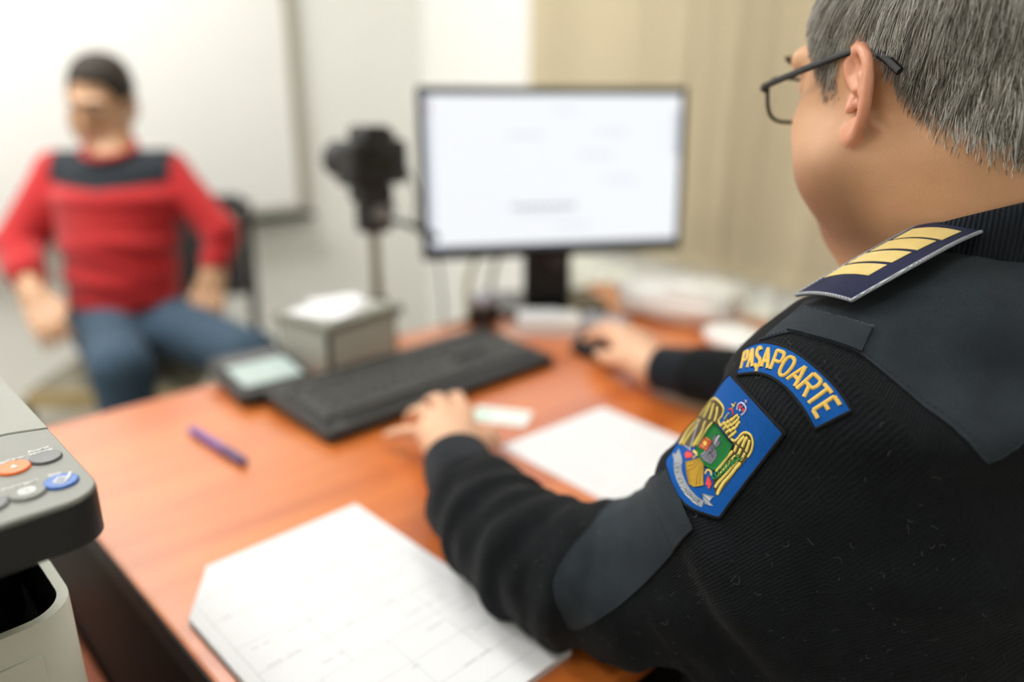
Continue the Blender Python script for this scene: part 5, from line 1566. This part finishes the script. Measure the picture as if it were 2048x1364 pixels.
GL['Ș'] = GL['S'] + [[(.52, 1.10), (.42, 1.30)]]
TABL = [('P', .50, .34), ('A', .98, .40), ('Ș', 1.62, .40), ('A', 2.20, .42), ('P', 2.78, .36), ('O', 3.28, .40), ('A', 3.86, .46), ('R', 4.42, .40), ('T', 4.90, .42), ('E', 5.42, .38)]
for chx, cu, wd in TABL:
    mb = MB()
    for gl_ in GL[chx]:
        uv = [((cu + (x - .5) * wd) / 6.0, .21 + .56 * y) for x, y in gl_]
        if len(uv) > 2 and chx in 'PR': uv = [uv[0]] + uv[1:]
        stroke(tab, uv, .0027, .0010, .0016, mb, 6, taper=False)
    mb.build('letter', 'thread_gold', to, smooth=True, origin=OF, angle=0)

# --- arm badge: crested eagle on a blue shield
bd_ = Chart(CHARTS['arm_badge'])
bul = lambda u: (1.0 + .15 * (1 - (2 * u - 1) ** 2)) / 1.25
bo_, per = panel(bd_, 'arm_badge', 'badge_blue', off, 32, 36, .0016, vmax=bul)
bo_['label'] = 'blue shield badge with golden eagle crest'
border(bd_, per, .0013, 'badge_border', 'thread_black', bo_, .0012)
_A = np.linalg.inv(np.array([[107., -131.], [117., 170.]]))
def D(x, y):
    """drawing coordinates of the crest -> panel coordinates"""
    u, v = _A @ np.array([x / 5.246 - 144.0, y / 5.246 + 31.0]); return (u, v / 1.25)
K = 6.6e-5
def Ls(*ls): return [([D(*p) for p in pts], [x * K for x in w] if isinstance(w, list) else w * K) for pts, w in ls]
def Lw(*ls): return wide(Ls(*ls), 1.25)
def Ps(*ps): return [[D(*p) for p in poly] for poly in ps]
emb(bd_, 'wing_ground', 'thread_olive', bo_, polys=Ps([(225, 615), (440, 310), (530, 160), (610, 110), (670, 130), (695, 210), (640, 330), (660, 380), (600, 360), (480, 490), (395, 615)],
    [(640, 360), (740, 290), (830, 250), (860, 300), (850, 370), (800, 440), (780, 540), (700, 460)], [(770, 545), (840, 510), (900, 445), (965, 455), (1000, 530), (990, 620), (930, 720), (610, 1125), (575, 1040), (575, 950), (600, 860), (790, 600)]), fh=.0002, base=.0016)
emb(bd_, 'wing', 'thread_yellow', bo_, lines=Lw(
    ([(232, 604), (330, 455), (440, 320)], 30), ([(262, 612), (380, 460), (470, 330)], 22), ([(362, 606), (450, 470), (520, 345)], 28), ([(398, 596), (490, 460), (575, 345)], 28),
    ([(455, 305), (500, 235), (540, 180)], 28), ([(505, 320), (545, 240), (580, 165)], 28), ([(550, 325), (585, 245), (615, 165)], 28), ([(590, 335), (620, 260), (640, 190)], 26),
    ([(530, 185), (570, 130), (615, 115), (660, 135), (688, 195), (668, 270), (632, 325), (650, 378)], 20)))
emb(bd_, 'wing', 'thread_yellow', bo_, lines=Lw(
    ([(765, 515), (800, 535), (835, 510), (880, 458), (930, 447), (975, 480), (993, 550), (975, 640), (935, 705)], 22),
    ([(905, 485), (865, 525), (835, 570)], 30), ([(935, 490), (905, 540), (880, 600)], 30), ([(960, 520), (945, 580), (920, 650)], 28),
    ([(825, 580), (815, 610), (800, 650)], 26), ([(870, 615), (850, 660), (830, 700)], 28), ([(910, 660), (890, 700), (865, 740)], 26),
    ([(785, 640), (700, 745), (600, 860)], 30), ([(815, 690), (720, 800), (620, 920)], 26), ([(845, 730), (740, 850), (640, 960), (590, 1030)], 28), ([(865, 760), (770, 880), (680, 980), (610, 1105)], 32)))
emb(bd_, 'neck_feathers', 'thread_yellow', bo_, lines=Lw(
    *[([(x, y), (x + 26, y - 28), (x + 48, y - 50)], 24) for x, y in ((648, 385), (680, 420), (712, 460), (742, 505), (690, 370), (722, 402), (752, 440), (775, 480), (730, 350), (765, 380), (792, 415), (770, 325), (800, 350), (815, 380))],
    ([(790, 300), (820, 275), (845, 265)], 24), ([(815, 330), (845, 300), (852, 275)], 22)))
emb(bd_, 'beak', 'thread_yellow', bo_, lines=Ls(([(690, 312), (715, 272), (742, 240)], 15), ([(768, 150), (805, 178)], 13), ([(815, 138), (788, 175), (778, 200)], 13)))
emb(bd_, 'beak_band', 'thread_red', bo_, lines=Ls(([(738, 205), (765, 205), (782, 225), (785, 265)], 22)))
emb(bd_, 'crown', 'thread_lilac', bo_, lines=Ls(([(830, 215), (838, 165), (870, 148), (905, 170), (920, 210), (900, 250), (872, 265)], 20), ([(880, 195), (910, 150), (938, 118)], 8), ([(905, 120), (932, 150)], 8)))
emb(bd_, 'crown_jewel', 'thread_red', bo_, polys=Ps([(845, 175), (870, 165), (880, 195), (860, 215)], [(885, 205), (905, 195), (910, 225), (890, 238)]))
emb(bd_, 'crown_pearl', 'thread_ltgrey', bo_, polys=Ps([(850, 205), (868, 198), (875, 222), (858, 230)]), base=.0018)
emb(bd_, 'escutcheon_outline', 'thread_black', bo_, polys=Ps([(590, 338), (800, 578), (752, 705), (592, 868), (470, 812), (408, 725), (384, 608), (475, 470)]), base=.0018, fh=.0003, cuts=4)
emb(bd_, 'escutcheon', 'thread_green', bo_, polys=Ps([(592, 352), (786, 580), (740, 694), (590, 852), (478, 800), (420, 718), (397, 608), (483, 478)]), base=.0019, fh=.0006, cuts=4)
emb(bd_, 'castle', 'thread_grey', bo_, polys=Ps([(452, 690), (520, 640), (580, 572), (600, 580), (612, 625), (630, 640), (632, 690), (605, 745), (562, 784), (500, 762), (460, 722)], [(590, 545), (600, 495), (628, 475), (672, 560), (655, 590), (615, 612)]), base=.0025)
emb(bd_, 'castle_door', 'thread_black', bo_, lines=Ls(([(535, 690), (560, 665), (590, 640)], 7), ([(548, 660), (575, 690), (590, 722)], 7), ([(570, 610), (590, 640)], 6)), base=.0028, hgt=.0004)
emb(bd_, 'tower_light', 'thread_ltgrey', bo_, lines=Ls(([(612, 575), (635, 530), (660, 488)], [22, 34, 26]), ([(455, 690), (480, 682), (505, 655)], 12)), base=.0028)
emb(bd_, 'book', 'thread_rust', bo_, polys=Ps([(498, 493), (592, 532), (518, 652), (428, 612)]), base=.0028)
emb(bd_, 'book_emblem', 'thread_gold', bo_, polys=Ps([(505, 545), (528, 552), (535, 578), (518, 602), (494, 596), (486, 570)]), base=.0033)
emb(bd_, 'book_emblem', 'thread_gold', bo_, lines=Ls(([(515, 512), (560, 532)], 9), ([(462, 600), (498, 622)], 9)), base=.0033, hgt=.0003)
emb(bd_, 'tail', 'thread_ochre', bo_, polys=Ps([(272, 768), (350, 752), (430, 722), (482, 790), (470, 900), (458, 1008), (425, 1018), (395, 1020), (350, 1030), (300, 1000), (275, 880)]), base=.0017, fh=.0008)
emb(bd_, 'tail_line', 'thread_black', bo_, lines=Ls(([(285, 820), (360, 800), (420, 745)], 5), ([(285, 870), (370, 830), (440, 760)], 5), ([(380, 1018), (400, 920), (452, 800)], 5), ([(418, 1016), (430, 920), (468, 815)], 5)), base=.0025, hgt=.0002)
emb(bd_, 'talon', 'thread_yellow', bo_, lines=Ls(([(362, 652), (395, 670), (402, 705)], 34), ([(352, 730), (385, 700)], 18)))
emb(bd_, 'talon', 'thread_yellow', bo_, lines=Ls(([(485, 890), (515, 845), (550, 860), (552, 905)], 22)))
emb(bd_, 'claw', 'thread_red', bo_, polys=Ps([(268, 700), (300, 655), (345, 670), (362, 700), (330, 725), (280, 738)]))
emb(bd_, 'claw', 'thread_red', bo_, polys=Ps([(520, 905), (545, 940), (560, 995), (535, 1000), (530, 1040), (508, 1042), (505, 1000), (485, 1000), (500, 950)]))
emb(bd_, 'sword', 'thread_ltgrey', bo_, lines=Ls(([(330, 640), (380, 540), (425, 430), (460, 345)], [14, 12, 10, 4]), ([(285, 612), (345, 655)], 14), ([(318, 640), (345, 625)], 12)), base=.0024)
sprig = [([(560, 945), (650, 890), (740, 810), (845, 715)], 8)]
for k in range(9):
    t = k / 8; x = 575 + 265 * t; y = 935 - 215 * t
    sprig += [([(x, y), (x - 6, y - 28), (x + 12, y - 46)], 15), ([(x, y), (x + 30, y + 2), (x + 48, y - 12)], 15)]
emb(bd_, 'laurel_sprig', 'thread_leaf', bo_, lines=Ls(*sprig), base=.0024)
emb(bd_, 'ribbon', 'thread_silver', bo_, lines=Ls(([(188, 765), (190, 850), (215, 940), (262, 1040), (330, 1125), (400, 1185), (452, 1205)], 84)), polys=Ps([(148, 690), (178, 706), (220, 648), (238, 745), (232, 792), (160, 776)], [(440, 1092), (478, 1100), (574, 1118), (522, 1166), (558, 1222), (470, 1206)]), hgt=.0004, fh=.0004, base=.0016, taper=False)
# motto on the ribbon
mot = MB(); cen = [(178, 800), (186, 870), (208, 945), (245, 1022), (298, 1095), (362, 1158), (425, 1200)]
cen = [np.array(p) for p in catmull(cen, 10)]
txt = 'LEX ET HONOR'
GL.update({'L': [[(0, 0), (0, 1)], [(0, 1), (.8, 1)]], 'X': [[(0, 0), (1, 1)], [(1, 0), (0, 1)]], 'H': [[(0, 0), (0, 1)], [(1, 0), (1, 1)], [(0, .5), (1, .5)]], 'N': [[(0, 1), (0, 0)], [(0, 0), (1, 1)], [(1, 1), (1, 0)]]})
for i, chx in enumerate(txt):
    if chx == ' ': continue
    s0 = (i + .35) / len(txt) * (len(cen) - 2); k = int(s0); c = cen[k]; t = cen[min(k + 2, len(cen) - 1)] - cen[max(k - 2, 0)]; t = t / np.linalg.norm(t); nn = np.array([-t[1], t[0]])
    for gl_ in GL[chx]:
        stroke(bd_, [D(*(c + t * (x - .5) * 26 + nn * (y - .5) * 34)) for x, y in gl_], 6 * K, .0002, .00195, mot, 3)
mot.build('motto', 'thread_black', bo_, smooth=True, origin=OF, angle=0)

# --- shoulder board (epaulette)
EP_F = [(0.3417, -0.9298, 1.0678), (0.3651, -0.9472, 1.0854), (0.3851, -0.9659, 1.1026), (0.4121, -0.9824, 1.1173), (0.4409, -0.9947, 1.1256), (0.4599, -1.002, 1.1274), (0.508, -1.0224, 1.1241), (0.5389, -1.0365, 1.1206)]
EP_B = [(0.324, -0.9762, 1.0764), (0.3352, -0.9879, 1.0872), (0.352, -1.0055, 1.1033), (0.3833, -1.0185, 1.1154), (0.4191, -1.0318, 1.1238), (0.4441, -1.0374, 1.1261), (0.4828, -1.0496, 1.1301), (0.514, -1.0611, 1.1325)]
EP_F = [np.array(p) for p in EP_F]; EP_B = [np.array(p) for p in EP_B]
def ep(s, v, h=0.0):
    def P(s, v):
        a, b = cr1(EP_F, s), cr1(EP_B, s); return a * (1 - v) + b * v
    p = P(s, v); ds = P(min(s + .05, 6.99), v) - P(max(s - .05, 0), v); dv = P(s, min(v + .05, 1)) - P(s, max(v - .05, 0))
    n = np.cross(dv, ds); n = n / np.linalg.norm(n)
    if n[2] < 0: n = -n
    return p + n * (h + .0035 * (1 - (2 * v - 1) ** 2))
mb = MB(); NS, NV = 60, 12
for h in (0.0, -.0028):
    for i in range(NS + 1):
        for j in range(NV + 1): mb.v.append(tuple(ep(6.0 * i / NS, j / NV, h)))
N_ = (NS + 1) * (NV + 1)
for i in range(NS):
    for j in range(NV):
        a = i * (NV + 1) + j; mb.f.append((a, a + 1, a + NV + 2, a + NV + 1)); mb.f.append((N_ + a, N_ + a + NV + 1, N_ + a + NV + 2, N_ + a + 1))
per = [(0, j) for j in range(NV)] + [(i, NV) for i in range(NS)] + [(NS, j) for j in range(NV, 0, -1)] + [(i, 0) for i in range(NS, 0, -1)]
for k in range(len(per)):
    a = per[k][0] * (NV + 1) + per[k][1]; b = per[(k + 1) % len(per)][0] * (NV + 1) + per[(k + 1) % len(per)][1]
    mb.f.append((a, b, N_ + b, N_ + a))
mb.m = [0] * len(mb.f)
ebo = mb.build('shoulder_board', 'navy_board', off, smooth=True, origin=OF, angle=.8)
ebo['label'] = 'navy shoulder board with four gold bars and silver edge'
per_pts = [ep(6.0 * i / NS, j / NV, -.0008) for i, j in per]
MB().tube([tuple(p) for p in per_pts] + [tuple(per_pts[0])], .0014, 8, caps=False).build('silver_edge', 'thread_silver', ebo, smooth=True, origin=OF, angle=0)
for k, (a, b, c, d) in enumerate((((.66, .08), (1.10, .06), (1.52, .76), (1.06, .76)), ((1.20, .08), (1.62, .06), (2.05, .78), (1.62, .77)), ((1.72, .10), (2.15, .10), (2.58, .82), (2.16, .80)), ((2.24, .14), (2.68, .14), (3.12, .87), (2.68, .86)))):
    mb = MB(); n1, n2 = 10, 16
    for lay in (0.0009, 0.0):
        for i in range(n1 + 1):
            for j in range(n2 + 1):
                p, q = i / n1, j / n2
                s = (a[0] * (1 - p) + b[0] * p) * (1 - q) + (d[0] * (1 - p) + c[0] * p) * q; v = (a[1] * (1 - p) + b[1] * p) * (1 - q) + (d[1] * (1 - p) + c[1] * p) * q
                mb.v.append(tuple(ep(s, v, lay - (.0004 if (i in (0, n1) or j in (0, n2)) and lay > 0 else 0))))
    n_ = (n1 + 1) * (n2 + 1)
    for i in range(n1):
        for j in range(n2): q = i * (n2 + 1) + j; mb.f.append((q, q + 1, q + n2 + 2, q + n2 + 1))
    pr_ = [(0, j) for j in range(n2)] + [(i, n2) for i in range(n1)] + [(n1, j) for j in range(n2, 0, -1)] + [(i, 0) for i in range(n1, 0, -1)]
    for t in range(len(pr_)):
        x = pr_[t][0] * (n2 + 1) + pr_[t][1]; y = pr_[(t + 1) % len(pr_)][0] * (n2 + 1) + pr_[(t + 1) % len(pr_)][1]; mb.f.append((x, y, n_ + y, n_ + x))
    mb.m = [0] * len(mb.f)
    mb.build('gold_bar', 'thread_palegold', ebo, smooth=True, origin=OF, angle=.8)

# --- lint and stray fibres on the knit
lint = MB(); r4 = random.Random(9); cnt = 0
cand = np.nonzero(islarm & (s5 < LTOT - .14) & (s5 > .03))[0]
while cnt < 330:
    i = int(cand[r4.randrange(len(cand))]); p = SWV[i]
    loc, nor, _, _ = bvh.find_nearest(Vector(p))
    d = Vector((r4.gauss(0, 1), r4.gauss(0, 1), r4.gauss(0, 1))); d = (d - nor * d.dot(nor)).normalized(); e = nor.cross(d)
    L_ = r4.choice([.001, .0015, .002, .003, .004, .006]) ; c = r4.uniform(-.5, .5) * L_
    pts = [tuple(x) for x in catmull([loc + nor * .0006, loc + d * L_ * .5 + e * c + nor * .0010, loc + d * L_ + nor * .0007], 3)]
    lint.tube(pts, r4.uniform(.00006, .00014), 4); cnt += 1
lo_ = lint.build('lint', 'lint', off, origin=OF); lo_['kind'] = 'stuff'
